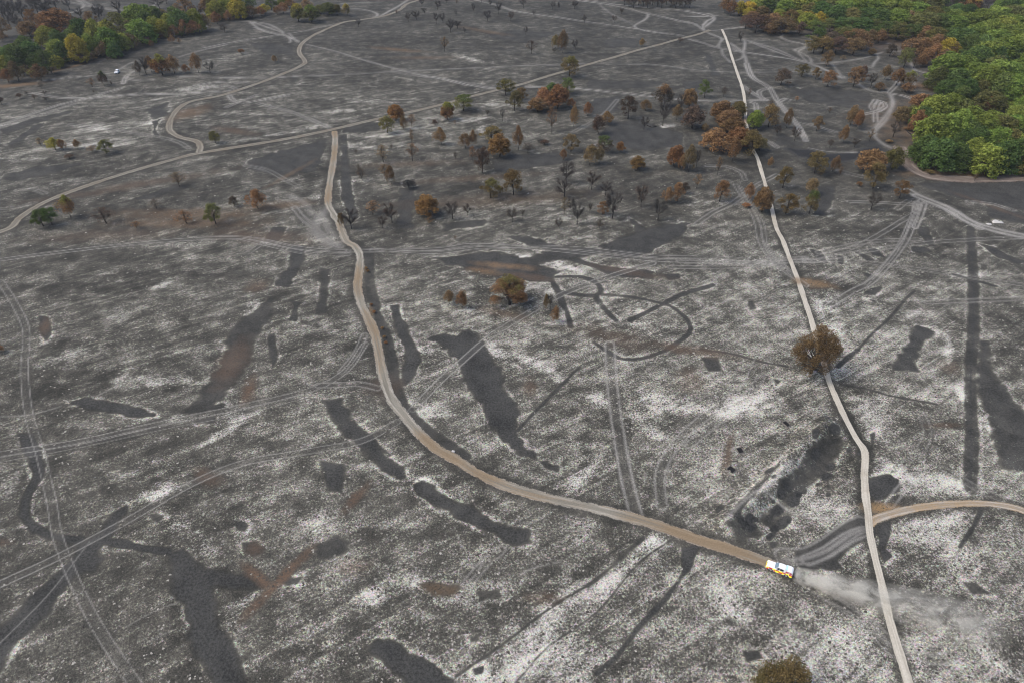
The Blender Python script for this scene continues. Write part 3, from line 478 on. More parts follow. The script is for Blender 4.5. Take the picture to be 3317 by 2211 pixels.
i0 = (np.arange(ny - 1)[:, None] * nx + np.arange(nx - 1)[None]).ravel()
quads = np.stack([i0, i0 + 1, i0 + nx + 1, i0 + nx], 1)
me = fast_mesh('ground', np.stack([gx, gy, gz], 1), quads)
for nm, arr in (('ash', ash_d), ('dark', dark), ('brown', brown), ('ochre', ochre), ('tyre', tyre), ('white', white)):
    a = me.attributes.new(nm, 'FLOAT', 'POINT'); a.data.foreach_set('value', arr.astype(np.float32))
me.shade_smooth()

t = NT('burnt_heath')
P = t.coord(); st = t.scaled(P, (1, 1, .2))
nA = t.noise(st, 2.1, 4, .66, .25); nB = t.noise(st, 6.0, 2, .6); nM = t.noise(st, .16, 4, .62, .3); nL = t.noise(st, .03, 3, .55)
nC = t.noise(st, 2.6, 1, .5, 0, True); nS = t.noise(st, .42, 4, .6, .5)
rot = t.n.new('ShaderNodeMapping'); t.l.new(P, rot.inputs[0]); rot.inputs[2].default_value = (0, 0, math.radians(-33)); nT = t.noise(t.scaled(rot.outputs[0], (.035, .55, .1)), 1, 4, .62, .6)
A_ash, A_dark, A_brown, A_och, A_tyre, A_white = (t.attr(k) for k in ('ash', 'dark', 'brown', 'ochre', 'tyre', 'white'))
speck = t.math('ADD', t.math('ADD', t.math('MULTIPLY', nA, .50), t.math('MULTIPLY', nB, .30)), t.math('MULTIPLY', nS, .20))
grit = t.math('SUBTRACT', speck, .5)
dk = t.step(t.math('ADD', A_dark, t.math('MULTIPLY', grit, 2.3)), .16, .52)
dkf = t.math('MULTIPLY', dk, t.math('MAXIMUM', A_dark, .45))
D = t.math('ADD', A_ash, t.math('MULTIPLY', t.math('SUBTRACT', nM, .5), 1.05))
D = t.math('ADD', D, t.math('MULTIPLY', t.math('SUBTRACT', nL, .5), .5)); D = t.math('ADD', D, t.math('MULTIPLY', t.math('SUBTRACT', nT, .5), 1.0)); D = t.math('ADD', D, t.math('MULTIPLY', t.math('SUBTRACT', t.noise(t.scaled(P, (.022, .20, .1)), 1, 4, .62, .7), .5), .7))
D = t.math('SUBTRACT', D, t.math('MULTIPLY', dkf, .86)); D = t.math('SUBTRACT', D, t.math('MULTIPLY', A_brown, .40))
thr = t.math('SUBTRACT', .632, t.math('MULTIPLY', D, .26))
e_ = t.math('SUBTRACT', speck, thr)
ashf = t.step(e_, -.02, .17); midf = t.step(e_, -.15, .05)
charc = t.mix(t.step(nB, .3, .7), (.0185, .0183, .0165), (.050, .0488, .0428))
charc = t.mix(t.math('MULTIPLY', t.step(nM, .42, .66), .45), charc, (.058, .053, .046))
midc = t.mix(t.step(nC, .35, .65), (.075, .0740, .0650), (.140, .131, .107))
charc = t.mix(t.math('MULTIPLY', midf, .62), charc, midc)
chv = t.n.new('ShaderNodeVectorMath'); chv.operation = 'SCALE'; t.l.new(charc, chv.inputs[0]); t.l.new(t.lin(t.math('ADD', t.math('MULTIPLY', nL, .6), t.math('MULTIPLY', nM, .4)), .36, .64, .62, 1.25), chv.inputs['Scale']); charc = chv.outputs[0]
smoothc = t.mix(t.step(t.math('ADD', t.math('MULTIPLY', t.noise(st, 2.0, 6, .78), .7), t.math('MULTIPLY', nM, .3)), .36, .64), (.0150, .0154, .0152), (.055, .0548, .0520))
smoothc = t.mix(t.math('MULTIPLY', t.math('SUBTRACT', A_dark, .9, None, True), 2.2), smoothc, (.014, .0145, .016))
base = t.mix(t.math('MULTIPLY', dkf, 1.3, None, True), charc, smoothc)
bro = t.mix(A_och, t.mix(nB, (.055, .037, .027), (.125, .083, .056)), t.mix(nB, (.13, .085, .042), (.24, .16, .085)))
base = t.mix(t.math('MULTIPLY', A_brown, t.step(nA, .30, .54)), base, bro)
hue = t.mix(.9, (.5, .5, .5), nC)
ashc = t.mix(t.step(nB, .3, .72), (.215, .209, .182), (.50, .487, .430))
ashc = t.mix(.7, ashc, t.mix(1.0, ashc, t.mix(1.0, hue, (2., 1.98, 1.95), 'MULTIPLY'), 'MULTIPLY'))
ashc = t.mix(t.math('MULTIPLY', A_brown, .6), ashc, (.26, .18, .12))
ashc = t.mix(t.math('MULTIPLY', A_white, .4), ashc, (.54, .525, .50))
col = t.mix(ashf, base, ashc)
tyf = t.math('MULTIPLY', A_tyre, t.step(t.math('ADD', t.math('MULTIPLY', nA, .5), t.math('MULTIPLY', nB, .5)), .36, .52, .35, 1.0))
col = t.mix(t.math('MULTIPLY', tyf, .72), col, t.mix(nB, (.25, .242, .228), (.40, .385, .36)))
bmp = t.bump(t.math('ADD', t.math('MULTIPLY', speck, 1.0), t.math('MULTIPLY', ashf, .12)), .55, .35)
gm = t.done(t.bsdf(col, .95, bmp, 0, .08))
me.materials.append(gm)
ground = link(bpy.data.objects.new('ground', me))
tag(ground, kind='structure', label='burnt black heath speckled with pale ash and crossed by wheel marks', cat='ground')

# ------------------------------------------------------------------ paths and tracks
RC = {'pale': ((.31, .287, .242), (.39, .367, .315), (.245, .217, .174)), 'brown': ((.188, .174, .144), (.312, .297, .258), (.165, .118, .070)),
      'tan': ((.148, .136, .112), (.24, .226, .194), (.122, .099, .072)), 'ochre': ((.26, .225, .175), (.38, .35, .31), (.25, .16, .07)),
      'pink': ((.145, .117, .100), (.235, .203, .180), (.09, .068, .054)), 'greytan': ((.26, .24, .215), (.36, .34, .315), (.17, .15, .13))}
def road_mat(cs):
    a, b, c = RC[cs]; t = NT('track_' + cs); P = t.coord(); uv = t.coord('UV')
    s1 = t.noise(t.scaled(uv, (3.2, .10, 1)), 1, 4, .6, .4); s2 = t.noise(t.scaled(uv, (7, .5, 1)), 1, 2, .6); n1 = t.noise(P, .12, 3, .6); n2 = t.noise(P, 3, 3, .65)
    sep = t.n.new('ShaderNodeSeparateXYZ'); t.l.new(uv, sep.inputs[0]); au = t.math('ABSOLUTE', sep.outputs[0])
    col = t.mix(t.step(s1, .35, .65), a, b)
    rut = t.math('MULTIPLY', t.step(t.math('ABSOLUTE', t.math('SUBTRACT', t.math('ADD', au, t.math('MULTIPLY', t.math('SUBTRACT', n1, .5), .3)), .52)), .30, .05), t.step(s2, .25, .6))
    if cs != 'pale': col = t.mix(t.math('MULTIPLY', t.math('SUBTRACT', 1.0, rut), .52), col, tuple(.45 * k for k in a))
    if cs == 'brown':
        col = t.mix(t.math('MULTIPLY', t.step(t.math('ADD', t.math('MULTIPLY', s1, .7), t.math('MULTIPLY', t.noise(P, .035, 2), 1.1)), .80, 1.05), .8), col, c)
        col = t.mix(t.math('MULTIPLY', t.step(au, .7, .95), .4), col, (.36, .34, .32))
    elif cs == 'pale': col = t.mix(t.math('MULTIPLY', t.step(n1, .52, .72), .55), col, c)
    else: col = t.mix(t.math('MULTIPLY', t.step(t.math('ADD', s2, n1), .9, 1.2), .6), col, c)
    col = t.mix(t.step(n2, .3, .75), t.mix(1, col, (.80, .80, .80), 'MULTIPLY'), col)
    litter_shade = t.attr('litter')  # leaf litter together with tree shade painted on the footpath
    col = t.mix(litter_shade, col, t.mix(n2, (.10, .065, .04), (.21, .15, .10)))
    edge = t.math('ADD', au, t.math('ADD', t.math('MULTIPLY', t.math('SUBTRACT', n2, .5), .75 if cs != 'pale' else .40), t.math('MULTIPLY', t.math('SUBTRACT', t.noise(P, .55, 2), .5), .55 if cs != 'pale' else .2)))
    al = t.step(edge, .80, 1.0, 1.0, 0.0)
    sh = t.bsdf(col, .95, t.bump(t.math('ADD', s1, n2), .4, .08), 0, .08)
    tr = t.n.new('ShaderNodeBsdfTransparent'); mx = t.n.new('ShaderNodeMixShader')
    t.put(mx.inputs[0], al); t.l.new(tr.outputs[0], mx.inputs[1]); t.l.new(sh, mx.inputs[2])
    return t.done(mx.outputs[0])
RL = {'footpath': 'narrow pale sandy footpath running straight down the burnt heath', 'dirt_track': 'brown rutted dirt track curving across the burnt heath to the pickup',
      'gravel_track': 'long straight tan gravel track crossing the heath diagonally', 'winding_track': 'winding tan track joining the gravel track and climbing past the trees',
      'side_track': 'thin ochre track leaving the footpath at a sandy triangle', 'sandy_road': 'pinkish sandy road along the edge of the green wood'}
LITTER_SHADE = [(ground_at(*src('F', 955, 900)), 5.2), (ground_at(*src('F', 790, 370)), 2.4), (ground_at(*src('C', 445, 830)), 6), (ground_at(*src('C', 475, 1000)), 7)]  # footpath stretches browned by leaf litter and by painted tree shade
for (name, hw, cs, lift, pts), line in zip(ROADS, ROAD_LINES):
    line = catmull([ground_at(*src(*p)) for p in pts], .8)
    tn = np.gradient(line, axis=0); tn /= np.linalg.norm(tn, axis=1)[:, None] + 1e-9; nrm = np.stack([-tn[:, 1], tn[:, 0]], 1)
    s = np.concatenate([[0], np.cumsum(np.linalg.norm(np.diff(line, axis=0), axis=1))])
    wv = 1.12 * hw * (1 + .22 * (vnoise(s, s * 0, 5.0, 71) - .5) + .16 * (vnoise(s, s * 0 + 9, 1.7, 73) - .5))
    cols = np.linspace(-1, 1, 9); V = []; uvs = []
    for u in cols:
        q = line + nrm * (wv * u)[:, None]
        z = ground_h(q[:, 0], q[:, 1]) + lift + .035 * (1 - abs(u)) + .015
        V.append(np.concatenate([q, z[:, None]], 1)); uvs.append(np.stack([np.full(len(s), u), s], 1))
    V = np.stack(V, 1).reshape(-1, 3); uvs = np.stack(uvs, 1).reshape(-1, 2); nc = len(cols)
    i = (np.arange(len(s) - 1)[:, None] * nc + np.arange(nc - 1)[None]).ravel()
    q = np.stack([i + 1, i, i + nc, i + nc + 1], 1)
    rm = fast_mesh(name, V, q); rm.uv_layers.new(name='UVMap').data.foreach_set('uv', uvs[q.ravel()].astype(np.float32).ravel())
    lit = np.zeros(len(V))
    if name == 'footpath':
        for (lx, ly), r in LITTER_SHADE: lit = np.maximum(lit, .8 * np.exp(-(np.hypot(V[:, 0] - lx, V[:, 1] - ly) / r) ** 4))
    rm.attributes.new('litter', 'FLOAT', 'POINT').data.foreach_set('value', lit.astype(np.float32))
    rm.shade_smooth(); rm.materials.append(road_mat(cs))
    tag(link(bpy.data.objects.new(name, rm)), RL[name], 'track' if 'track' in name else name.split('_')[-1], kind='structure')
# ------------------------------------------------------------------ burnt heather stumps: low clumps standing in the ash, far too many to count
NT_ = 45000
R = np.random.default_rng(77)
ii = R.choice(np.nonzero((gy > 37) & (gy < 300) & (np.abs(UU.ravel()) < 1.15) & (dark < .25) & (verge < .25) & (tyre < .2))[0], NT_, replace=False)
ii = ii[R.random(NT_) < np.clip(.35 + 1.2 * (fbm(gx[ii], gy[ii], 6, 91, 3) - .35), .1, 1)]
n = len(ii); bx = gx[ii] + R.normal(0, .2, n); by = gy[ii] + R.normal(0, .2, n); bz = gz[ii] - .03
r = R.uniform(.12, .36, n) * (1 + gy[ii] / 500); h = R.uniform(.08, .26, n); a0 = R.uniform(0, 6.28, n)
ring = []
for k in range(5):
    a = a0 + k * 1.2566 + R.normal(0, .2, n); q = r * R.uniform(.6, 1.25, n); ring.append(np.stack([bx + q * np.cos(a), by + q * np.sin(a), bz], 1))
tip_ = np.stack([bx + R.normal(0, .06, n), by + R.normal(0, .06, n), bz + h], 1)
V = np.stack(ring + [tip_], 1).reshape(-1, 3); b6 = np.arange(n)[:, None] * 6
F = np.concatenate([np.stack([b6[:, 0] + k, b6[:, 0] + (k + 1) % 5, b6[:, 0] + 5], 1) for k in range(5)])
hm = fast_mesh('burnt_heather', V, F)
tone = (R.random(n) < np.clip(ash_d[ii] - .05, .12, .75)) * R.uniform(.2, .8, n)
hm.attributes.new('tone', 'FLOAT', 'POINT').data.foreach_set('value', np.repeat(tone, 6).astype(np.float32))
t = NT('burnt_stumps'); P = t.coord(); nn = t.noise(P, 5, 3, .7)
hm.materials.append(t.done(t.bsdf(t.mix(t.math('MULTIPLY', t.attr('tone'), t.step(nn, .3, .6)), t.mix(nn, (.024, .023, .021), (.07, .064, .056)), t.mix(nn, (.25, .235, .205), (.52, .50, .46))), .95, None, 0, .05)))
tag(link(bpy.data.objects.new('burnt_heather', hm)), 'charred heather stumps dotted through the pale ash', 'heather', kind='stuff')
# ------------------------------------------------------------------ trees
def tube(pts, radii, sides=5):
    pts = np.asarray(pts, float); n = len(pts); tn = np.gradient(pts, axis=0); tn /= np.linalg.norm(tn, axis=1)[:, None] + 1e-9
    ref = np.where(np.abs(tn[:, 2:3]) > .9, np.array([[1., 0, 0]]), np.array([[0, 0, 1.]]))
    a = np.cross(tn, ref); a /= np.linalg.norm(a, axis=1)[:, None] + 1e-9; b = np.cross(tn, a)
    th = np.arange(sides) * 2 * math.pi / sides
    V = pts[:, None] + np.asarray(radii)[:, None, None] * (np.cos(th)[None, :, None] * a[:, None] + np.sin(th)[None, :, None] * b[:, None])
    i = np.arange(n - 1)[:, None] * sides; k = np.arange(sides)[None]; k1 = (k + 1) % sides
    F = np.stack([(i + k).ravel(), (i + k1).ravel(), (i + sides + k1).ravel(), (i + sides + k).ravel()], 1)
    return V.reshape(-1, 3), F
class Acc:
    def __init__(s): s.v = []; s.f = []; s.n = 0
    def add(s, V, F): s.v.append(V); s.f.append(F + s.n); s.n += len(V)
    def mesh(s, name): return fast_mesh(name, np.concatenate(s.v), np.concatenate(s.f))
def limb(R, p0, p1, r0, r1, bend=.12, n=5, sides=5, up=0.0):
    p0 = np.array(p0, float); p1 = np.array(p1, float); L = np.linalg.norm(p1 - p0); t = np.linspace(0, 1, n)[:, None]
    off = R.normal(0, bend * L, 3) + np.array([0, 0, up * L])
    return p0 + (p1 - p0) * t + off * (4 * t * (1 - t)) * .5, np.linspace(r0, r1, n)
def leaves(R, centres, radii, per, size, flat=1.0, tilt=.5, shell=.72, up=.25, droop=0.0):
    """leaf-clump faces spread through ellipsoid clumps; returns verts, quads, random tone per face, inner faces darkened"""
    C = np.repeat(np.asarray(centres), per, 0); Rr = np.repeat(np.asarray(radii), per); n = len(C)
    d = R.normal(0, 1, (n, 3)); d[:, 2] += up; d /= np.linalg.norm(d, axis=1)[:, None]
    r = Rr * (shell + (1.08 - shell) * R.random(n))
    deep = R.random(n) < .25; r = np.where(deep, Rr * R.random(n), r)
    pos = C + d * r[:, None] * np.array([1, 1, flat])
    if droop: pos[:, 2] -= droop * R.random(n) ** 2 * Rr
    nr = d * np.array([1, 1, 1 / flat]); nr = nr / np.linalg.norm(nr, axis=1)[:, None] + R.normal(0, tilt, (n, 3)); nr /= np.linalg.norm(nr, axis=1)[:, None]
    a = np.cross(nr, R.normal(0, 1, (n, 3))); a /= np.linalg.norm(a, axis=1)[:, None] + 1e-9; b = np.cross(nr, a)
    s = size * (.55 + .9 * R.random(n))[:, None]; e = (.5 + .5 * R.random(n))[:, None]
    k = R.normal(0, .22, (n, 4, 1))
    V = np.stack([pos + a * s * (1 + k[:, 0]), pos + b * s * e * (1 + k[:, 1]), pos - a * s * (1 + k[:, 2]), pos - b * s * e * (1 + k[:, 3])], 1)
    V += nr[:, None] * (R.normal(0, .25, (n, 4, 1)) * s[:, None])
    return V.reshape(-1, 3), np.arange(4 * n).reshape(-1, 4), np.clip(.5 + .35 * (R.random(n) * 2 - 1) - .25 * deep, 0, 1)  # faces deep in a clump get a darker tone, painting its inner shade
def twigs(R, p0, p1, n, length, rad, acc, spread=.9):
    p0 = np.array(p0); p1 = np.array(p1); ax = (p1 - p0) / (np.linalg.norm(p1 - p0) + 1e-9)
    for _ in range(n):
        t = R.uniform(.35, 1.05); b = p0 + (p1 - p0) * t
        d = ax * R.uniform(.2, 1) + R.normal(0, spread, 3) * .6 + np.array([0, 0, .25]); d /= np.linalg.norm(d)
        L = length * R.uniform(.5, 1.2)
        V, F = tube([b, b + d * L * .5 + R.normal(0, .06 * L, 3), b + d * L + R.normal(0, .1 * L, 3)], [rad, rad * .7, rad * .35], 3); acc.add(V, F)

def build_kind(kind, seed):
    """unit tree: height 1, crown about 1 wide; (trunk mesh, crown mesh)"""
    R = np.random.default_rng(seed); W = Acc(); top = R.normal(0, .03, 2)
    C = []; rad = []
    if kind in ('oak', 'wood', 'large'):
        n = {'oak': 38, 'wood': 46, 'large': 52}[kind]; base = .14 if kind == 'wood' else .26
        for i in range(n):
            z = (i + .5) / n; ph = i * 2.39996 + R.uniform(-.4, .4); rr = math.sqrt(max(0, 1 - (z * 1.0) ** 2)) * R.uniform(.72, 1.06)
            C.append((.37 * rr * math.cos(ph), .37 * rr * math.sin(ph), base + (.90 - base) * (z + R.uniform(-.06, .06)) - .015)); rad.append(R.uniform(.095, .16))
        for i in range(7): C.append((*R.normal(0, .13, 2), R.uniform(.35, .7))); rad.append(.16)
        if kind != 'wood':
            keep = R.random(len(C)) > (.14 if kind == 'oak' else .32); C = [c for c, k in zip(C, keep) if k]; rad = [c for c, k in zip(rad, keep) if k]
        st, hub, tr, per, size, flat, tilt, droop = .22, .45, .030, {'wood': 150, 'oak': 135, 'large': 400}[kind], .0085 if kind == 'large' else .021, .85, .55 if kind != 'large' else .9, 0.0
        if kind == 'large': rad = [r * .8 for r in rad]
    elif kind == 'birch':
        n = 20
        for i in range(n):
            z = i / (n - 1); w = .33 * math.sin(math.pi * min(1, .22 + .80 * z)) ** .8; ph = i * 2.4 + R.uniform(-.5, .5); rr = w * R.uniform(.35, 1.1)
            C.append((rr * math.cos(ph), rr * math.sin(ph), .36 + .56 * z)); rad.append(R.uniform(.09, .16))
        st, hub, tr, per, size, flat, tilt, droop = .25, .85, .016, 140, .019, 1.25, .8, .7
    elif kind == 'pine':
        n = 20; lean = R.normal(0, .05, 2)
        for i in range(n):
            z = (i / (n - 1)) ** .8; ph = i * 2.4 + R.uniform(-.7, .7); rr = (.38 * math.sin(math.pi * (.22 + .70 * z)) + .03) * R.uniform(.5, 1.12)
            C.append((rr * math.cos(ph) + lean[0] * z, rr * math.sin(ph) + lean[1] * z, .27 + .64 * z + R.uniform(-.06, .06))); rad.append(R.uniform(.11, .19))
        st, hub, tr, per, size, flat, tilt, droop = .30, .9, .022, 190, .017, .62, .9, 0.0
    elif kind == 'sparse':
        n = 16
        for i in range(n):
            z = i / (n - 1); ph = i * 2.4 + R.uniform(-.7, .7); rr = (.36 * math.sin(math.pi * (.15 + .8 * z))) * R.uniform(.5, 1.1)
            C.append((rr * math.cos(ph), rr * math.sin(ph), .38 + .52 * z)); rad.append(R.uniform(.09, .16))
        st, hub, tr, per, size, flat, tilt, droop = .22, .8, .02, 44, .016, .9, 1.0, .2
    elif kind == 'bare':
        n = 15; lean = R.normal(0, .06, 2)
        for i in range(n):
            z = i / (n - 1); ph = i * 2.4 + R.uniform(-.8, .8); rr = (.12 + .30 * math.sin(math.pi * (.1 + .75 * z))) * R.uniform(.6, 1.1)
            C.append((rr * math.cos(ph) + lean[0] * z, rr * math.sin(ph) + lean[1] * z, .42 + .50 * z)); rad.append(R.uniform(.10, .16))
        st, hub, tr, per, size, flat, tilt, droop = .25, .8, .022, 120, .0095, .8, 1.0, 0
    else:                                # low shrub
        n = 13
        for i in range(n):
            ph = i * 2.4; rr = .34 * math.sqrt(i / n) * R.uniform(.8, 1.1)
            C.append((rr * math.cos(ph), rr * math.sin(ph), .35 + .4 * (1 - (rr / .4) ** 2) * R.uniform(.7, 1.1))); rad.append(R.uniform(.14, .22))
        st, hub, tr, per, size, flat, tilt, droop = .08, .3, .03, 120, .028, .9, .9, 0
    C = np.array(C); rad = np.array(rad)
    hubp = np.array([top[0], top[1], hub])
    V, F = tube(*limb(R, (0, 0, -.02), hubp, tr * 1.25, tr * .45, .05, 7, 7), 7); W.add(V, F)
    for c, r in zip(C, rad):
        zc = min(hub, max(st, c[2] - .22 - .25 * R.random())); p0 = hubp * (zc / hub)
        q, rr = limb(R, p0, c, tr * .5 * (1.15 - zc), tr * .12, .12, 5, 4, .12); V, F = tube(q, rr, 4); W.add(V, F)
        if kind in ('bare', 'sparse'): twigs(R, q[1], q[-1], 90 if kind == 'bare' else 24, .14, .0021 if kind == 'bare' else .0024, W)
        elif kind in ('oak', 'pine', 'birch', 'large'): twigs(R, q[1], q[-1], 4 if kind != 'large' else 14, .12, .003, W)
    V, F, q = leaves(R, C, rad, per, size, flat, tilt, .72, .3, droop)
    V[:, 2] *= 1.0 / max(.9, np.percentile(V[:, 2], 99.7)); V[:, :2] *= .5 / np.percentile(np.abs(V[:, :2]), 99.3)
    tm = W.mesh(kind + '_trunk'); cm = fast_mesh(kind + '_crown', V, F)
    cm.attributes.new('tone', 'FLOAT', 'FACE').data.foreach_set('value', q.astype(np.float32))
    tm.shade_smooth()
    return tm, cm

def leaf_mat(name, trans=.22):
    t = NT(name); oi = t.n.new('ShaderNodeObjectInfo'); P = t.coord(); q = t.attr('tone'); big = t.noise(P, 5.5, 2, .6)
    col = oi.outputs['Color']; tip = t.attr('tip', 'OBJECT', 'Color'); tf = t.attr('tip_share', 'OBJECT', 'Fac')
    sep = t.n.new('ShaderNodeSeparateXYZ'); t.l.new(P, sep.inputs[0])
    hi = t.math('MULTIPLY', t.step(t.math('ADD', sep.outputs[2], t.math('MULTIPLY', t.math('SUBTRACT', big, .5), .9)), .62, .92), tf)
    col = t.mix(hi, col, tip)
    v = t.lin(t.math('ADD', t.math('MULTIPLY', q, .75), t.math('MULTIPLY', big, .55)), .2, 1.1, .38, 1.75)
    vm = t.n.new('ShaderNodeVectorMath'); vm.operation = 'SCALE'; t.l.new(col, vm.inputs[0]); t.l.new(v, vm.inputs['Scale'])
    hs = t.n.new('ShaderNodeHueSaturation'); t.l.new(vm.outputs[0], hs.inputs['Color'])
    t.put(hs.inputs['Hue'], t.math('ADD', .487, t.math('MULTIPLY', big, .026)))
    d = t.n.new('ShaderNodeBsdfDiffuse'); tr = t.n.new('ShaderNodeBsdfTranslucent'); mx = t.n.new('ShaderNodeMixShader'); mx.inputs[0].default_value = trans
    t.l.new(hs.outputs[0], d.inputs[0]); t.l.new(hs.outputs[0], tr.inputs[0]); t.l.new(d.outputs[0], mx.inputs[1]); t.l.new(tr.outputs[0], mx.inputs[2])
    return t.done(mx.outputs[0])
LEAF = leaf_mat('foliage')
def bark_mat(name, lo, hi, ch=(.018, .017, .018)):
    t = NT(name); P = t.coord(); n = t.noise(t.scaled(P, (30, 30, 6)), 1, 4, .6); sep = t.n.new('ShaderNodeSeparateXYZ'); t.l.new(P, sep.inputs[0])
    c = t.mix(n, lo, hi); c = t.mix(t.step(t.math('ADD', sep.outputs[2], t.math('MULTIPLY', n, .2)), .18, .34, 1, 0), c, ch)
    return t.done(t.bsdf(c, .95, None, 0, .1))
BARK = bark_mat('scorched_bark', (.028, .024, .021), (.07, .058, .047)); BIRCHB = bark_mat('birch_bark', (.12, .105, .09), (.30, .28, .25)); CHARB = bark_mat('charred_bark', (.027, .025, .024), (.055, .050, .046))
GREENB = bark_mat('oak_bark', (.06, .052, .042), (.13, .115, .095), (.06, .052, .042))

PROTO = {}
for k, n in (('large', 3), ('oak', 4), ('wood', 5), ('birch', 4), ('pine', 5), ('sparse', 4), ('bare', 5), ('shrub', 3)):
    PROTO[k] = [build_kind(k, 100 + 17 * i + len(k) * 1000) for i in range(n)]
    for tm, cm in PROTO[k]:
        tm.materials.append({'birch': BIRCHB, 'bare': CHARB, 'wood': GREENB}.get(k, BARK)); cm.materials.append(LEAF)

TC = {  # leaf colours (reflectance), and how to say them
'G': ((.112, .152, .034), 'green'), 'D': ((.066, .098, .030), 'dark green'), 'K': ((.155, .172, .036), 'yellow-green'), 'Y': ((.25, .20, .032), 'yellow'),
'O': ((.096, .096, .034), 'olive'), 'L': ((.118, .091, .040), 'olive-brown'), 'B': ((.136, .090, .047), 'brown'), 'R': ((.156, .092, .046), 'rust-brown'), 'N': ((.195, .110, .045), 'orange-rust'),
'T': ((.150, .098, .048), 'tan'), 'X': ((.045, .040, .038), 'black'), 'U': ((.078, .058, .044), 'dark brown')}
KINDN = {'oak': 'oak_tree', 'large': 'oak_tree', 'wood': 'broadleaf_tree', 'birch': 'birch_tree', 'pine': 'pine_tree', 'sparse': 'scorched_tree', 'bare': 'charred_tree', 'shrub': 'shrub'}
LAND = [  # landmarks on the plan, in the words of the labels
(1700, 330, 'in the burnt clump astride the pale footpath'), (1800, 430, 'beside the pale footpath below the brown clump'), (1690, 180, 'near the far end of the pale footpath'), (1860, 820, 'leaning over the pale footpath in open ash'),
(1170, 660, 'standing in the open ash above the dark patch'), (1270, 690, 'by the crossing wheel marks in the ash'), (1050, 690, 'in the open ash between dirt track and big scorched oak'),
(1980, 390, 'by the sandy road at the corner of the green wood'), (2060, 260, 'at the fringe of the green wood'), (1950, 230, 'on bare ground before the green wood'), (1880, 180, 'by the wheel marks running to the green wood'), (1990, 100, 'along the burnt edge of the green wood'),
(1300, 130, 'on the far side of the gravel track'), (1280, 230, 'in the rust grove beside the gravel track'), (1060, 240, 'close beside the gravel track'), (900, 280, 'at the gravel track near its fork'), (1130, 330, 'in the scattered scorched grove'), (1330, 350, 'amid the scattered scorched grove'), (1280, 410, 'among the charred trees of the middle heath'), (1420, 460, 'in the lower charred grove of the heath'), (1130, 430, 'by the two olive pines of the middle heath'), (980, 470, 'to the right of the dirt track bend'), (880, 400, 'in the burnt scrub beside the dirt track'), (780, 500, 'right beside the bend of the dirt track'), (600, 450, 'on the brown litter before the dirt track'), (490, 490, 'on the brown litter slope below the gravel track'), (130, 490, 'below the curve of the gravel track'), (240, 490, 'on the litter slope under the gravel track'), (420, 410, 'on the dark slope under the gravel track'), (500, 310, 'inside the bend of the winding track'), (150, 330, 'in the small yellow clump on ashy heath'), (240, 340, 'beside the small yellow clump on ashy heath'), (370, 150, 'in the rust clump before the tree belt'), (450, 150, 'at the end of the rust clump before the tree belt'), (230, 180, 'near the parked white car'), (630, 140, 'by the bend of the winding track'), (560, 110, 'on the open slope before the tree belt'), (720, 30, 'in the yellowing grove by the winding track'), (790, 40, 'on the far bank of the winding track'),
(1000, 40, 'on the far black heath'), (1180, 50, 'on the distant black heath beyond the tracks'), (1450, 40, 'on the distant heath by the long wheel marks'), (1520, 250, 'by the dark hollow in the scorched grove'), (1640, 250, 'between the scorched grove and the footpath'), (1500, 370, 'below the dark hollow of the scorched grove'), (1560, 460, 'on ashy heath left of the footpath'), (1640, 440, 'beside the double wheel marks by the footpath'), (1850, 380, 'right of the footpath below the black patch'), (1890, 460, 'right of the footpath on dark ash'), (2060, 430, 'below the sandy road corner'), (1780, 1540, 'beside the footpath on bright ash'), (0, 800, 'on ashy heath beyond the curved wheel marks')]
LANDG = [(*ground_at(x * 1.4102, y * 1.4102), s) for x, y, s in LAND]
COUNT = {}
def plant(kind, col, x, y, h, w, where=None, group=None, lean=0.0, tip=None, share=0.0, seed=None):
    R = random.Random(seed if seed is not None else int(x * 31 + y * 17))
    tm, cm = R.choice(PROTO[kind]); rgb, word = TC[col]
    z = float(ground_h(np.float64(x), np.float64(y)))
    e = empty(KINDN[kind], (x, y, z - .05), R.uniform(0, 6.28))
    e.rotation_euler = (R.gauss(0, .035), R.gauss(0, .035), e.rotation_euler[2]); e.scale = (w, w * R.uniform(.9, 1.1), h)
    tr = link(bpy.data.objects.new('trunk', tm)); cr = link(bpy.data.objects.new('crown', cm)); tr.parent = e; cr.parent = e
    j = R.uniform(.76, 1.26); j2 = R.uniform(.88, 1.14)
    cr.color = (rgb[0] * j * j2, rgb[1] * j, rgb[2] * j, 1)
    tc = TC[tip][0] if tip else rgb; cr['tip'] = [tc[0], tc[1], tc[2]]; cr['tip_share'] = float(share if tip else 0)
    if where is None: where = min(LANDG, key=lambda q: (q[0] - x) ** 2 + ((q[1] - y) * .7) ** 2)[2]
    size = 'small' if h < 4.6 else ('tall' if h > 9.5 else '')
    noun = {'oak': 'round-crowned oak', 'large': 'wide feathery oak', 'wood': 'leafy broadleaf tree', 'birch': 'slender birch', 'pine': 'ragged pine', 'sparse': 'thin scorched tree', 'bare': 'bare charred tree', 'shrub': 'low shrub'}[kind]
    lab = ' '.join(f"{size} {'' if kind == 'bare' and col == 'X' else word} {noun}{' with ' + TC[tip][1] + ' top' if tip else ''} {where}".split())
    if len(lab.split()) > 16: lab = lab.replace(' of the middle heath', '').replace(' of the heath', '').replace('burnt ', '').replace(' tree ', ' ', 1) if kind != 'bare' else lab.replace(' of the middle heath', '').replace('bare ', '')
    tag(e, lab, 'shrub' if kind == 'shrub' else 'tree', group or {'bare': 'charred trees on the heath', 'shrub': 'shrubs on the heath'}.get(kind, 'scorched trees on the heath'))
    return e
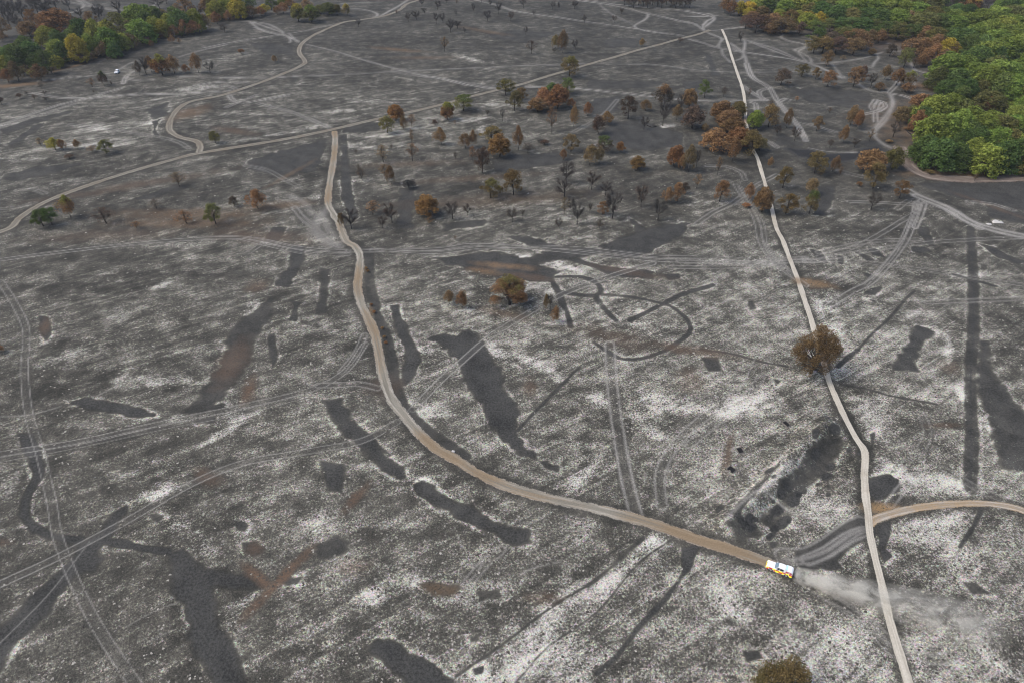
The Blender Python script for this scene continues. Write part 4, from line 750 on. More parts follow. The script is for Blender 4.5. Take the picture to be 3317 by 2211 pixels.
def plant_px(sh, x, yf, top, w, kind, col, tip=None, share=.8, where=None, group=None):
    px, py = src(sh, x, yf); gx_, gy_ = ground_at(px, py); s, a = scale_at(gx_, gy_)
    wm = {'large': .93, 'oak': 1.06, 'birch': 1.08, 'wood': 1.16, 'shrub': 1.05}.get(kind, 1.15) * w * .47 / s; ext = (yf - top) * .47 / s
    h = 1.08 * max((ext - .30 * wm * math.sin(a)) / math.cos(a), .62 * wm if kind != 'shrub' else .35 * wm)
    return plant(kind, col, gx_, gy_, h, wm, where, group, 0, tip, share)
KC = {'o': 'oak', 'w': 'wood', 'b': 'birch', 'p': 'pine', 's': 'sparse', 'c': 'bare', 'h': 'shrub'}
TREES = {
'A': """735 1060 965 100 p O|1490 990 905 78 p O|385 1035 950 90 b Y|440 1035 960 60 b T|535 1025 962 48 b B|285 1010 950 55 s B|640 1050 1010 60 s B|480 1095 1060 60 h U|490 1500 1345 110 b R K|300 1560 1440 110 p D|360 1550 1425 110 p D|735 1540 1418 150 s U|1290 1540 1440 125 s R|1240 1285 1180 100 s B|1490 1545 1400 122 p O|1620 1425 1350 62 p U|1780 1440 1298 140 b R|945 1575 1520 55 s R|1080 1440 1370 95 s U|720 592 498 62 b U D|640 602 540 52 s B|965 522 430 55 b U|1010 515 405 75 c X|1045 500 395 80 b B|1120 517 385 115 o R K|1205 512 390 95 b R|1280 505 448 55 b R|1370 502 378 76 b R|1450 505 430 70 c X|1895 432 385 42 b R|1665 375 338 44 h R|1195 300 245 48 b B|1240 305 265 34 s R|1550 225 185 66 c U|1010 292 238 60 b R|1115 270 218 56 b B|745 418 395 20 s U|285 610 575 45 c U|310 655 625 40 c U|325 700 665 44 c U|140 680 645 44 h U|240 690 650 40 s U|190 655 630 34 c U|10 720 670 50 h U|2060 150 40 100 o O Y|2115 70 8 90 b B|2150 155 48 110 o O G|2205 95 40 70 o O|2270 105 28 110 o O|2325 105 40 62 o L|770 585 560 18 s U|650 645 620 18 s U|1380 110 60 80 c X""",
'B': """665 70 12 52 c X|555 48 -10 45 c X|915 95 30 28 c X|1080 100 25 50 c X|1010 148 78 60 c X|1255 58 -2 62 c X|1455 65 15 42 c X|1605 65 8 52 c X|1025 50 2 28 c X|790 112 74 22 c X|515 140 78 62 c X|460 152 94 42 c X|655 168 98 48 c X|700 162 98 42 c X|755 228 138 62 c X|800 198 148 60 c X|575 95 58 48 c X|120 190 134 42 c X|1165 148 88 48 c U|1325 108 74 28 c X|1930 98 58 34 c U|1270 242 188 34 c X|1880 160 112 34 c U|1675 162 108 34 c U|850 235 194 28 c X|795 30 0 28 s B|965 20 -20 30 c X|1500 70 20 24 c U|725 20 0 40 c X|380 100 70 26 s U|40 112 34 74 b L Y|710 357 262 62 s R|1310 372 284 72 s U|1525 367 223 82 b B|1475 335 248 74 b L|1610 345 278 44 c X|1465 368 330 40 c U|2070 322 268 44 b T|2330 298 258 46 s U|1570 528 398 128 p L O|1135 662 552 118 p O|1560 650 545 104 p O D|1190 765 632 104 p L|1245 695 608 82 p L|1450 640 572 86 o D|1395 720 608 110 b R|1490 750 596 130 o R|1350 770 690 125 o B|1430 755 660 90 b R|1540 700 610 70 b R|1580 745 680 58 b R|1600 878 735 72 b T|1695 803 710 62 b R|1450 922 752 68 s R|840 765 653 140 p O D|735 828 712 92 o R K|375 835 728 112 o N|320 918 803 104 p O|430 895 800 66 b B|485 875 788 72 s B|645 868 824 38 p U|785 862 828 28 s T|690 995 878 94 b R|855 1024 918 104 b B|905 1015 902 54 b R|1030 980 872 144 p L|1090 1080 928 142 o N|1220 1033 876 74 b B|1285 1058 978 84 s U|970 1195 1028 104 p U|900 1110 1010 56 s R|785 1100 1045 34 s U|290 1120 998 94 s B|490 1110 985 84 s R|485 1005 898 38 s R|345 1032 995 24 s U|100 1062 1030 26 s U|300 1238 1133 64 s R|345 1268 1140 74 b B|145 1245 1155 56 s U|1580 1045 923 108 p B|1710 1140 998 112 b T|1775 1128 1008 70 b B|1810 1056 938 124 p U D|1920 1050 978 68 b N|1530 1104 1028 54 b R|1770 925 798 114 b U|1830 858 768 94 b R|1975 820 672 114 p U|2220 738 588 124 b U R|2095 765 688 84 b B|2215 870 708 88 c X|2085 895 808 64 c X|2310 828 728 68 b T|2335 770 655 60 c U|2290 1150 1003 108 o R|2340 1180 1070 56 b B|2040 1170 1076 96 o N|1030 1366 1233 140 p L O|1185 1342 1173 138 p L|1550 1266 1112 122 c X|1535 1362 1228 150 c X|1725 1308 1178 94 c U|1820 1346 1252 92 c X|1865 1506 1318 134 c X|2065 1430 1273 94 c U|2180 1520 1372 94 c X|2245 1400 1288 84 b B|2315 1392 1258 88 p B|590 1486 1343 152 o N|640 1490 1430 50 s R|765 1512 1383 104 c X|350 1536 1398 94 c U|215 1480 1378 94 s R|870 1486 1400 64 c U|1180 1530 1428 84 c U|1535 1485 1358 54 s B|1575 1458 1370 54 c X|1625 1546 1402 84 c X|1795 1485 1388 74 p B|285 1575 1488 74 c U|70 1580 1438 122 c X|5 1570 1468 50 p B|1780 1578 1510 60 s U|1250 1490 1440 40 c U|1710 1470 1400 34 c U|1110 835 750 40 c U|1010 800 760 30 c U|1500 1580 1500 50 c U|610 1545 1490 60 s R|120 1180 1130 30 s U|1400 1000 960 60 h U|1380 985 965 60 h X|465 1300 1235 80 h X""",
'C': """150 675 562 82 p D|280 668 600 48 s U|45 738 622 96 o R|395 292 228 46 c U|675 588 478 104 p U|820 528 448 92 p L|915 548 473 58 p B|995 600 493 94 p B|990 458 362 72 p B|1175 598 468 112 p B|1235 565 462 64 p U|1295 605 508 64 c U|1390 550 455 64 b B|1470 590 478 92 b R|1550 605 493 94 b B K|1350 625 568 74 b B|1540 640 580 90 b B|1425 390 308 68 p U|1300 382 338 62 b T|1520 468 338 104 p O|1105 418 383 42 s T|1640 465 380 74 b R|455 670 610 34 s U|600 760 690 60 s U|785 700 665 30 s R|260 830 698 150 o B|380 810 703 104 o L|310 890 758 164 o B|340 920 808 150 o R|490 888 763 112 o G|590 878 728 112 p L|715 885 753 62 b R|640 870 820 60 s R|65 885 733 146 o U|215 1040 886 176 o T|375 1020 876 160 o R|340 1115 948 110 b R|470 1075 902 144 p L|420 1000 890 70 b N|150 905 850 60 b B|40 1188 1008 104 b B|95 1155 1038 62 c U|530 1040 950 100 p L|920 908 808 72 p B|1155 865 733 94 b B|1200 895 768 74 b R|1105 985 868 68 b R|770 975 880 64 c U|650 935 868 64 c U|910 1196 1048 142 p L|1030 1186 1075 64 b B|595 1155 1084 38 b R|690 1296 1152 112 p L|880 1336 1228 104 b B|870 1476 1318 98 p L D|710 1472 1328 132 p L|545 1460 1288 118 o R|455 1380 1263 78 b R|255 1390 1243 104 p B|95 1300 1203 62 s R|1300 1446 1323 94 c U|1495 1366 1238 118 p B|1310 1300 1118 142 p L|1280 1190 1028 180 o T|1440 1170 1018 132 o O|1185 1016 950 54 c U|1285 976 890 48 s B|1450 948 838 94 c U|1600 910 768 96 o R|1490 850 738 104 o B|1570 815 728 104 o O|1630 745 648 134 o R|240 1205 1085 44 s T|15 1338 1258 60 p U|1010 780 740 44 s U|1010 1020 960 44 s U|1000 240 210 40 c U|1080 1215 1150 30 s R|1215 1285 1250 44 h T|950 1215 1170 50 s B|440 1430 1395 60 h R|1550 900 880 60 h B|1420 985 960 50 h T|1700 1200 1165 60 h L|2010 1250 1195 40 s T""",
'E': """745 528 425 68 b B|833 560 430 80 b B|1405 574 463 42 b B|1442 556 453 48 c X|1472 655 538 70 b B|785 90 55 18 s R""",
'D': """10 860 790 60 b R""",
}
for sh, s in TREES.items():
    for rec in s.split('|'):
        p = rec.split(); plant_px(sh, *map(float, p[:4]), KC[p[4]], p[5], p[6] if len(p) > 6 else None)
plant_px('E', 1160, 530, 318, 285, 'large', 'B', 'O', .8, 'standing alone on open ash')
plant_px('F', 885, 1000, 655, 325, 'large', 'B', 'T', .5, 'overhanging the pale footpath')
plant_px('I', 680, 1720, 1385, 500, 'large', 'L', 'T', .4, 'on bright ash below the fire pickup')
for x, y in ((150, 290), (160, 310), (185, 540), (205, 590), (260, 700), (275, 760), (285, 800)):
    plant_px('E', x + 22, y, y - 22, 26, 'shrub', 'R', None, 0, 'on the verge of the curving dirt track', 'rusty shrubs on the verge of the dirt track')
# ------------------------------------------------------------------ the tree belt and the green wood
BELT = """345 320 195 130 w K|60 480 390 120 w K|20 400 330 90 w K|150 480 320 150 w D|240 440 300 140 w D|330 520 365 140 p D|290 560 450 120 b B|60 570 480 110 b R|130 560 430 120 b B|420 420 285 130 w G|470 430 300 120 w D|560 430 258 125 w Y|500 300 220 110 p D|590 320 150 130 w D|550 330 190 110 w G|640 390 250 100 w K|690 340 160 110 w K|770 370 208 160 w G|760 260 150 110 w K|850 290 105 140 p O|870 350 240 100 w K|910 340 240 110 b B|960 200 48 190 w G|1080 180 60 110 w D|985 300 148 190 w G|1090 260 130 110 w K|1130 260 150 80 w Y|1130 150 70 110 b L|1200 140 55 100 p D|1180 230 110 90 w K|1260 240 85 140 w D|1300 130 2 140 p B|1360 220 80 110 w K|1430 110 -5 110 b R|1420 210 110 100 b B|1280 250 145 100 b R|1340 240 150 90 b R|1210 260 180 80 b B|1500 140 22 110 w K|1500 170 90 80 b R|1570 110 -5 110 w K|1650 130 2 110 w Y|1720 90 0 110 p D|1740 125 50 110 b R|1690 115 70 80 b R|1830 100 35 90 b Y|1800 110 60 80 b R|1870 70 0 100 p D|1955 95 24 90 b R|1910 100 50 70 b R|1960 40 -10 80 w G|430 260 80 230 o R|330 230 100 120 p B|230 190 78 90 p B|215 255 165 140 o R|40 260 125 120 p B|20 290 215 80 b B|640 210 95 90 p B|590 400 345 80 b R|640 420 370 70 b R|690 400 330 80 b B|480 440 380 70 b L|400 470 390 80 w K|800 400 300 90 w D|740 390 290 90 b B|560 440 380 60 b R|830 140 70 70 c X|690 150 40 90 c X|820 95 15 70 c X|950 90 30 60 c X|480 70 -10 60 c X|330 130 -10 140 c X|270 100 -20 110 c X|100 150 30 90 c X|60 110 20 80 c X|160 130 30 80 c X|220 120 40 80 c X|30 130 40 70 c X|130 90 0 90 c X|20 60 -20 90 c X|70 180 90 70 c X|130 200 110 70 c X|390 70 -20 90 c X|1100 60 0 90 c X|1150 30 -30 90 c X|1050 330 280 40 b R|300 200 120 70 c X|380 150 60 80 c X|560 130 60 70 c X|420 350 220 90 w D|200 380 260 110 w D|100 420 320 110 w D|640 300 190 90 w D|1040 230 90 100 w D|1580 150 80 60 b R|170 520 470 60 h O|240 530 480 70 h K|360 510 460 60 h B|700 110 50 80 c X|2000 60 0 70 b B|1480 130 0 90 p O|900 240 150 90 b L|1000 120 40 100 w D"""
BZ = [(40, 470, 'at the low end of the tree belt'), (150, 420, 'in the thick low end of the tree belt'), (300, 400, 'in the tree belt facing the parked car'), (450, 380, 'in the tree belt behind the parked car'), (580, 370, 'in the tree belt just past the parked car'), (540, 250, 'at the back of the belt behind the parked car'), (700, 300, 'in the middle of the tree belt'), (780, 340, 'in the belt opposite the rust clump'), (870, 280, 'in the belt beside the rust clump'), (980, 220, 'by the biggest green crown of the belt'), (1090, 200, 'just past the biggest crown of the belt'), (1230, 200, 'in the narrow part of the tree belt'), (1370, 160, 'in the rusty part of the tree belt'), (1500, 120, 'in the bright part of the tree belt'), (1620, 100, 'by the yellow crown of the belt'), (1760, 80, 'near the upper end of the tree belt'), (1900, 70, 'at the upper end of the tree belt'), (350, 200, 'behind the belt by the large rust oak'), (100, 230, 'behind the low end of the belt')]
for rec in BELT.split('|'):
    p = rec.split(); bz = min(BZ, key=lambda q: (q[0] - float(p[0])) ** 2 + 2 * (q[1] - float(p[1])) ** 2)[2]
    plant_px('A', *map(float, p[:4]), KC[p[4]], p[5], None, 0, {'c': 'behind the tree belt on black ground'}.get(p[4], bz), {'c': 'charred trees behind the belt'}.get(p[4], 'trees of the mixed belt'))
WZ = [(1700, 1000, 'in the near block at its sandy corner'), (1850, 1080, 'in the front row of the near block'), (2060, 1150, 'in the front row beside the sandy road'), (2300, 1100, 'in the front of the near block, deep in'), (1740, 760, 'in the near block by the rust oaks'), (1950, 850, 'on the near block just below the clearing'), (2150, 900, 'in the middle of the near block'), (2320, 900, 'in the near block, well away from the road'),
(1800, 500, 'at the bulge of the wood facing the heath'), (1930, 600, 'above the sandy clearing'), (2080, 720, 'alone in the sandy clearing'), (2150, 560, 'behind the sandy clearing'), (2300, 600, 'deep behind the clearing'), (2060, 420, 'on the ridge of the wood behind the clearing'), (2250, 360, 'in the thick of the wood'), (1950, 300, 'behind the yellow and rust trees'), (1720, 280, 'behind the rust birches of the wood edge'), (1500, 240, 'above the brown pines of the wood edge'), (1250, 220, 'behind the double row of brown pines'), (1050, 200, 'by the dark pines of the wood edge'), (2200, 170, 'below the burnt gap in the wood'), (1900, 160, 'facing the burnt gap in the wood'), (1650, 100, 'beside the burnt gap in the wood'), (1400, 60, 'in the far part of the wood'), (1150, 60, 'in the far part above the dark pines'), (900, 80, 'above the yellow birches of the far edge'), (700, 90, 'at the far end of the wood edge'), (430, 100, 'at the far tip of the wood'), (2300, 60, 'beyond the burnt gap')]
WOODS = """1680 1010 790 210 w G|1640 1120 930 180 w G|1740 1170 960 190 w D|1850 1170 980 200 w D|1700 860 660 200 w G|1800 840 650 200 w G|1890 860 690 150 w O|1640 880 740 140 w G|1740 960 800 180 w O|1830 1010 760 190 w G|1950 930 740 180 w G|1920 1030 830 190 w G|2010 1010 790 210 w G|2090 930 770 180 w G|2160 980 800 200 w O|2250 960 800 190 w G|2330 1000 810 180 w G|2120 1080 880 200 w G|2210 1090 900 180 w O|2310 1110 920 190 w G|2050 1195 1000 210 w K|1960 1140 950 150 w G|2170 1190 980 180 w G|2260 1180 960 150 w D|2340 1190 970 190 w O|2400 1100 900 200 w G|2400 950 760 200 w G|2300 860 740 170 w G|2390 850 700 170 w D|1990 1070 880 150 w D|1890 1110 900 150 w D|2270 1040 880 160 w D
|1790 560 375 200 w G|1740 620 470 130 w O|1910 540 390 180 w G|1800 660 560 110 w D|1860 640 480 160 w D|1930 690 550 140 w G|1990 600 440 190 w G|2060 660 470 170 w G|2130 620 430 190 w G|2210 620 440 180 w G|2290 600 410 190 w G|2360 580 390 180 w G|2170 700 520 160 w D|2260 720 520 170 w G|2340 730 540 160 w G|2090 770 630 200 o O|2080 780 670 100 b R|2030 690 560 110 w O|2110 650 580 90 b R|2250 770 700 80 h G|2330 800 650 130 w G|1900 720 600 100 w D|2400 700 500 180 w G
|2000 500 330 190 w G|2080 470 300 190 w G|2170 450 270 200 w G|2250 430 260 190 w G|2340 420 250 190 w G|2120 560 400 170 w O|2030 430 260 180 w D|1960 410 250 170 p D|2110 390 220 190 w G|2200 360 190 190 w G|2290 340 180 180 w G|2360 330 150 180 w G|2130 490 330 140 p D|1900 360 210 170 w G|1990 340 180 180 w G|2080 310 150 180 w G|2170 290 130 180 w G|2260 270 120 180 w G|2350 250 110 180 w G|1820 330 200 160 p D|1730 330 200 160 w O|1650 310 190 150 b B|1560 290 180 150 p D|1470 280 170 150 p O|1390 270 160 150 p D|1310 250 150 140 p O|1230 250 150 150 w D|1150 240 140 150 p D|1080 230 150 130 p D|1640 250 100 180 w O|1740 250 110 180 w D|1840 260 120 170 w G|1930 240 100 180 w G|2030 230 80 180 w G|2130 200 70 180 w G|2240 190 70 180 w G|2340 180 60 180 w G|1540 220 90 160 b B|1450 220 80 170 w G|1350 210 80 170 w D|1250 200 70 170 p D|1150 190 80 160 w G|1050 180 60 170 w D|1860 200 80 150 w G|1780 180 80 150 w D|1700 190 60 160 w O|1600 160 30 160 w G|1500 150 20 170 w G|1400 150 20 170 w G|1300 140 10 170 w G|1200 130 0 170 w G|1100 140 10 160 w G|1010 130 20 160 w G|940 140 40 150 w D|880 130 50 130 w O|1660 110 -20 160 w G|1560 100 -30 160 w G|1460 90 -40 170 w G|1360 90 -40 170 w G|1260 80 -50 170 w G|1160 80 -50 170 w G|1060 80 -40 170 w G|960 80 -40 160 w D|870 90 -20 160 w G|780 90 0 150 w G|700 100 20 130 w G|1540 50 -70 170 w G|1400 40 -80 170 w G|1280 40 -80 170 w G|1160 40 -80 170 w G|1040 40 -80 170 w G|930 40 -80 170 w D|830 50 -60 170 w D|740 60 -40 150 p D|650 70 -10 140 p D|560 90 20 120 w D|500 90 0 110 w K|450 100 20 100 w Y|390 110 20 90 b Y|330 110 10 90 b R|290 90 0 80 b R|1700 70 -60 170 w D|2230 130 0 160 w D|2330 100 0 160 w G|2260 60 -10 140 w G|1970 80 10 140 o R Y|2100 60 0 100 c X|1850 60 0 90 c X|1900 70 -20 90 p D|2040 90 30 90 c U|1800 80 10 90 c X|1950 130 60 120 w D|1870 120 60 110 w D|2180 80 0 100 w G
|500 230 130 150 p U|560 220 110 130 p B|620 200 100 130 p B|680 240 130 140 p B|740 180 90 130 p L|800 240 160 90 p U|720 230 150 110 b R|640 230 150 110 p U|590 240 160 110 b B|850 200 110 130 w K|930 180 90 90 b Y|870 150 85 70 b Y|840 140 85 60 b Y|960 170 110 80 b R|1010 220 140 110 p O|900 250 150 120 p D|930 330 205 140 p D|1000 340 230 150 p U|900 370 260 110 p L|960 370 260 130 p L|1050 370 260 130 p U|1100 310 210 150 p O|1180 340 210 150 p B|1170 380 270 130 p B|1230 350 240 120 b B|1280 300 210 100 b B|1320 280 190 110 p D|940 160 110 60 b Y|1350 300 210 100 b R|790 150 80 90 w K|660 130 70 80 w K|1560 390 270 150 b B|1640 390 270 140 b R|1720 440 310 140 b R|1810 400 275 140 w Y|1780 460 350 110 b B|1660 440 340 100 b R|1850 410 300 90 b B|1640 460 380 80 b B|1840 370 330 60 w Y|1730 380 250 130 b R|1610 360 270 90 b B|1590 470 400 60 s R|1520 190 140 70 w Y|450 120 60 70 w Y|540 120 60 90 w L|430 200 110 90 p U|470 170 90 110 p B|2040 470 380 90 p D|1960 470 370 90 b L|2050 430 380 60 b R|1850 520 460 50 w D"""
for rec in WOODS.replace('\n', '').split('|'):
    p = rec.split()
    if not p: continue
    if p[4] == 'w' and p[5] == 'G': p[5] = rnd.choice('GGGGGKOGD')
    wz = min(WZ, key=lambda q: (q[0] - float(p[0])) ** 2 + 2 * (q[1] - float(p[1])) ** 2)[2]
    wh = wz if p[4] in 'wo' else 'on the burnt fringe of the green wood'
    if p[4] == 'p' and p[5] == 'D': wh = wz
    plant_px('C', *map(float, p[:4]), KC[p[4]], p[5], p[6] if len(p) > 6 else None, .8, wh, 'trees of the green wood')
# the dark line of trees along the top, beyond the crossing tracks
for i in range(15):
    x = 1950 + i * 32
    plant_px('B', x, 38 + (i % 3) * 10, -45 + (i * 7) % 20, 70, 'pine' if i % 2 else 'bare', 'U' if i % 3 else 'B', None, 0, 'in the far dark tree line beyond the crossing tracks', 'trees of the far dark line')
# ------------------------------------------------------------------ vehicles
import bmesh
M_WHITE = plain('white_paint', (.56, .58, .60), .25, 0, .5, .03); M_YEL = plain('yellow_reflective', (.86, .80, .02), .4, 0, .4, .03); M_RED = plain('red_reflective', (.50, .025, .03), .4, 0, .4, .05)
M_GLASS = plain('tinted_glass', (.015, .02, .03), .06, 0, .7, .1); M_SCREEN = plain('windscreen_glass', (.11, .15, .18), .06, 0, .8, .1); M_TYRE = plain('tyre_rubber', (.022, .022, .022), .9, 0, .2)
M_RIM = plain('alloy_rim', (.55, .56, .57), .3, .7, .5); M_BLK = plain('black_plastic', (.02, .02, .022), .6); M_BLUE = plain('pale_blue_lens', (.36, .60, .72), .2, 0, .6, .05); M_MAR = plain('maroon_panel', (.30, .03, .06), .4, 0, .4, .05)
M_LAMP = plain('headlamp_glass', (.75, .78, .80), .1, 0, .7, .05); M_RLAMP = plain('red_lamp', (.45, .02, .02), .2, 0, .6, .05); M_PINK = plain('pale_lettering', (.70, .55, .55), .5, 0, .3, .1)
def bm_obj(name, bm, m, parent, smooth=False):
    bmesh.ops.recalc_face_normals(bm, faces=bm.faces)
    me = bpy.data.meshes.new(name); bm.to_mesh(me); bm.free(); me.materials.append(m)
    if smooth: me.shade_smooth()
    o = link(bpy.data.objects.new(name, me)); o.parent = parent; return o
def loft(name, stations, m, parent, bevel=.05):
    """stations: (x, half width bottom, half width top, z bottom, z top) -> closed shell with softened edges"""
    bm = bmesh.new(); rings = []
    for x, wb, wt, zb, zt in stations:
        rings.append([bm.verts.new(p) for p in ((x, -wb, zb), (x, wb, zb), (x, wt, zt), (x, -wt, zt))])
    for a, b in zip(rings[:-1], rings[1:]):
        for k in range(4): bm.faces.new((a[k], a[(k + 1) % 4], b[(k + 1) % 4], b[k]))
    bm.faces.new(rings[0]); bm.faces.new(rings[-1][::-1])
    if bevel: bmesh.ops.bevel(bm, geom=[e for e in bm.edges], offset=bevel, segments=2, affect='EDGES', clamp_overlap=True)
    return bm_obj(name, bm, m, parent, False)
def sheet(name, pts, m, parent, thick=.012):
    """a thin plate from a planar outline (3-D points)"""
    p = [Vector(q) for q in pts]; n = (p[1] - p[0]).cross(p[2] - p[0]).normalized() * thick
    bm = bmesh.new(); a = [bm.verts.new(q) for q in p]; b = [bm.verts.new(q + n) for q in p]
    bm.faces.new(a[::-1]); bm.faces.new(b); k = len(p)
    for i in range(k): bm.faces.new((a[i], a[(i + 1) % k], b[(i + 1) % k], b[i]))
    return bm_obj(name, bm, m, parent)
def side_shell(name, prof, hw, m, parent, top_in=.0):
    """a side outline extruded across the car"""
    bm = bmesh.new(); zt = max(z for _, z in prof)
    yw = lambda z: hw + .07 - .17 * max(0, z - .40)
    L = [bm.verts.new((x, yw(z), z)) for x, z in prof]; R_ = [bm.verts.new((x, -yw(z), z)) for x, z in prof]; k = len(prof)
    bm.faces.new(L); bm.faces.new(R_[::-1])
    for i in range(k): bm.faces.new((L[i], R_[i], R_[(i + 1) % k], L[(i + 1) % k]))
    bmesh.ops.triangulate(bm, faces=[f for f in bm.faces if len(f.verts) > 4])
    return bm_obj(name, bm, m, parent)
def wheel(parent, x, y, r=.39, w=.26):
    s = 1 if y > 0 else -1
    def ring(name, prof, m, par):
        bm = bmesh.new(); n = 20; rows = []
        for (rr, yy) in prof: rows.append([bm.verts.new((rr * math.cos(2 * math.pi * k / n), s * yy, rr * math.sin(2 * math.pi * k / n))) for k in range(n)])
        for a, b in zip(rows[:-1], rows[1:]):
            for k in range(n): bm.faces.new((a[k], a[(k + 1) % n], b[(k + 1) % n], b[k]))
        bm.faces.new(rows[-1])
        return bm_obj(name, bm, m, par, False)
    t = ring('wheel', [(r * .66, -w / 2), (r * .96, -w / 2), (r, -w * .38), (r, w * .38), (r * .96, w / 2), (r * .66, w / 2), (r * .6, w * .3)], M_TYRE, parent); t.location = (x, y, r)
    h = ring('rim', [(r * .62, w * .32), (r * .60, w * .40), (r * .42, w * .36), (r * .16, w * .44)], M_RIM, t)
    for k in range(6):
        a = k * math.pi / 3; c, sn = math.cos(a), math.sin(a)
        sheet('spoke', [(r * .2 * c - .02 * sn, s * w * .45, r * .2 * sn + .02 * c), (r * .2 * c + .02 * sn, s * w * .45, r * .2 * sn - .02 * c), (r * .56 * c + .03 * sn, s * w * .43, r * .56 * sn - .03 * c), (r * .56 * c - .03 * sn, s * w * .43, r * .56 * sn + .03 * c)], M_RIM, t, .01 * s)
    return t
def arch(cx, r, z0, n=8):               # wheel-arch cut, from front to back
    a0 = math.asin(min(1, (z0 - .39) / r)); return [(cx + r * math.cos(a), .39 + r * math.sin(a)) for a in np.linspace(a0, math.pi - a0, n)]
def place_vehicle(e, f, b):             # front and rear axle points on the ground
    e.location = ((f[0] + b[0]) / 2, (f[1] + b[1]) / 2, float(ground_h(np.float64((f[0] + b[0]) / 2), np.float64((f[1] + b[1]) / 2))) + .03)
    e.rotation_euler = (0, 0, math.atan2(f[1] - b[1], f[0] - b[0]))

pk = empty('pickup_truck', (0, 0, 0)); HW = .91; X0, X1 = 2.62, -2.62; AF, AR = 1.62, -1.55
tag(pk, 'white fire service pickup with yellow and red checks raising dust on the dirt track', 'truck')
prof = [(X0 - .05, .42), (X0, .62), (X0 - .06, .95), (X0 - .30, 1.06)] + [(1.05, 1.13), (-2.55, 1.13), (X1, 1.0), (X1, .55), (X1 + .1, .42)] + arch(AR, .47, .42)[::-1] + [(-.9, .36), (1.0, .36)] + arch(AF, .47, .42)[::-1]
body = side_shell('body', prof, HW, M_WHITE, pk)
loft('bonnet', [(1.02, .82, .76, 1.05, 1.20), (1.9, .80, .72, 1.04, 1.16), (2.40, .74, .64, 1.0, 1.08)], M_WHITE, pk, .04)
loft('front_bumper', [(2.50, .90, .90, .42, .72), (2.72, .78, .80, .46, .68)], M_YEL, pk, .04)
sheet('grille', [(2.625, -.45, .70), (2.625, .45, .70), (2.60, .42, .95), (2.60, -.42, .95)], M_BLK, pk, .03)
for s in (1, -1):
    loft('headlight', [(2.44, .18, .16, .76, .98), (2.63, .14, .12, .78, .93)], M_LAMP, pk, .02).location = (0, s * .70, 0)
    sheet('tail_light', [(X1 - .01, s * .80 - .07, .78), (X1 - .01, s * .80 + .07, .78), (X1 - .01, s * .80 + .07, 1.08), (X1 - .01, s * .80 - .07, 1.08)], M_RLAMP, pk, .02)
cab = loft('cab', [(1.12, .86, .84, 1.08, 1.16), (.28, .86, .66, 1.08, 1.78), (-.30, .86, .68, 1.08, 1.82), (-.98, .86, .68, 1.08, 1.80), (-1.04, .86, .70, 1.08, 1.74)], M_WHITE, pk, .05)
sheet('windscreen', [(1.02, -.76, 1.235), (1.02, .76, 1.235), (.36, .63, 1.735), (.36, -.63, 1.735)], M_SCREEN, pk, .025)
def sidez(z): return .875 - (z - 1.08) * .27
for s in (1, -1):
    for nm, q in (('front_window', [(.78, 1.24), (.02, 1.22), (.02, 1.70), (.30, 1.70)]), ('rear_window', [(-.06, 1.22), (-.70, 1.22), (-.82, 1.40), (-.72, 1.68), (-.06, 1.70)])):
        pts = [(x, s * sidez(z), z) for x, z in q]; sheet(nm, pts, M_GLASS, pk, -.02 * s)
    loft('mirror', [(.74, .10, .09, 1.22, 1.40), (.60, .12, .10, 1.20, 1.42)], M_WHITE, pk, .03).location = (0, s * 1.02, 0)
# hardtop over the load bed
can = loft('canopy', [(-1.08, .88, .76, 1.12, 1.84), (-1.6, .89, .78, 1.12, 1.90), (-2.30, .88, .78, 1.12, 1.88), (-2.60, .84, .72, 1.12, 1.66)], M_WHITE, pk, .05)
def canz(z): return .90 - (z - 1.12) * .145
for s in (1, -1):
    p = sheet('side_panel', [(x, s * canz(z), z) for x, z in ((-1.18, 1.22), (-2.42, 1.22), (-2.44, 1.45), (-2.25, 1.66), (-1.22, 1.70))], M_MAR, can, -.02 * s)
    for zz_ in (1.50, 1.41): sheet('lettering', [(x, s * (canz(z) + .022), z) for x, z in ((-1.58, zz_), (-2.12, zz_), (-2.12, zz_ + .055), (-1.58, zz_ + .055))], M_PINK, p, -.004 * s)
sheet('rear_screen', [(-2.62, .62, 1.22), (-2.62, -.62, 1.22), (-2.53, -.56, 1.60), (-2.53, .56, 1.60)], M_GLASS, can, -.02)
lb = loft('light_bar', [(-1.12, .64, .60, 1.86, 1.98), (-1.40, .64, .60, 1.88, 1.98)], M_BLUE, pk, .03); sheet('light_bar_end', [(-1.13, .65, 1.865), (-1.39, .65, 1.88), (-1.39, .62, 1.97), (-1.13, .62, 1.97)], M_BLK, lb, .03)
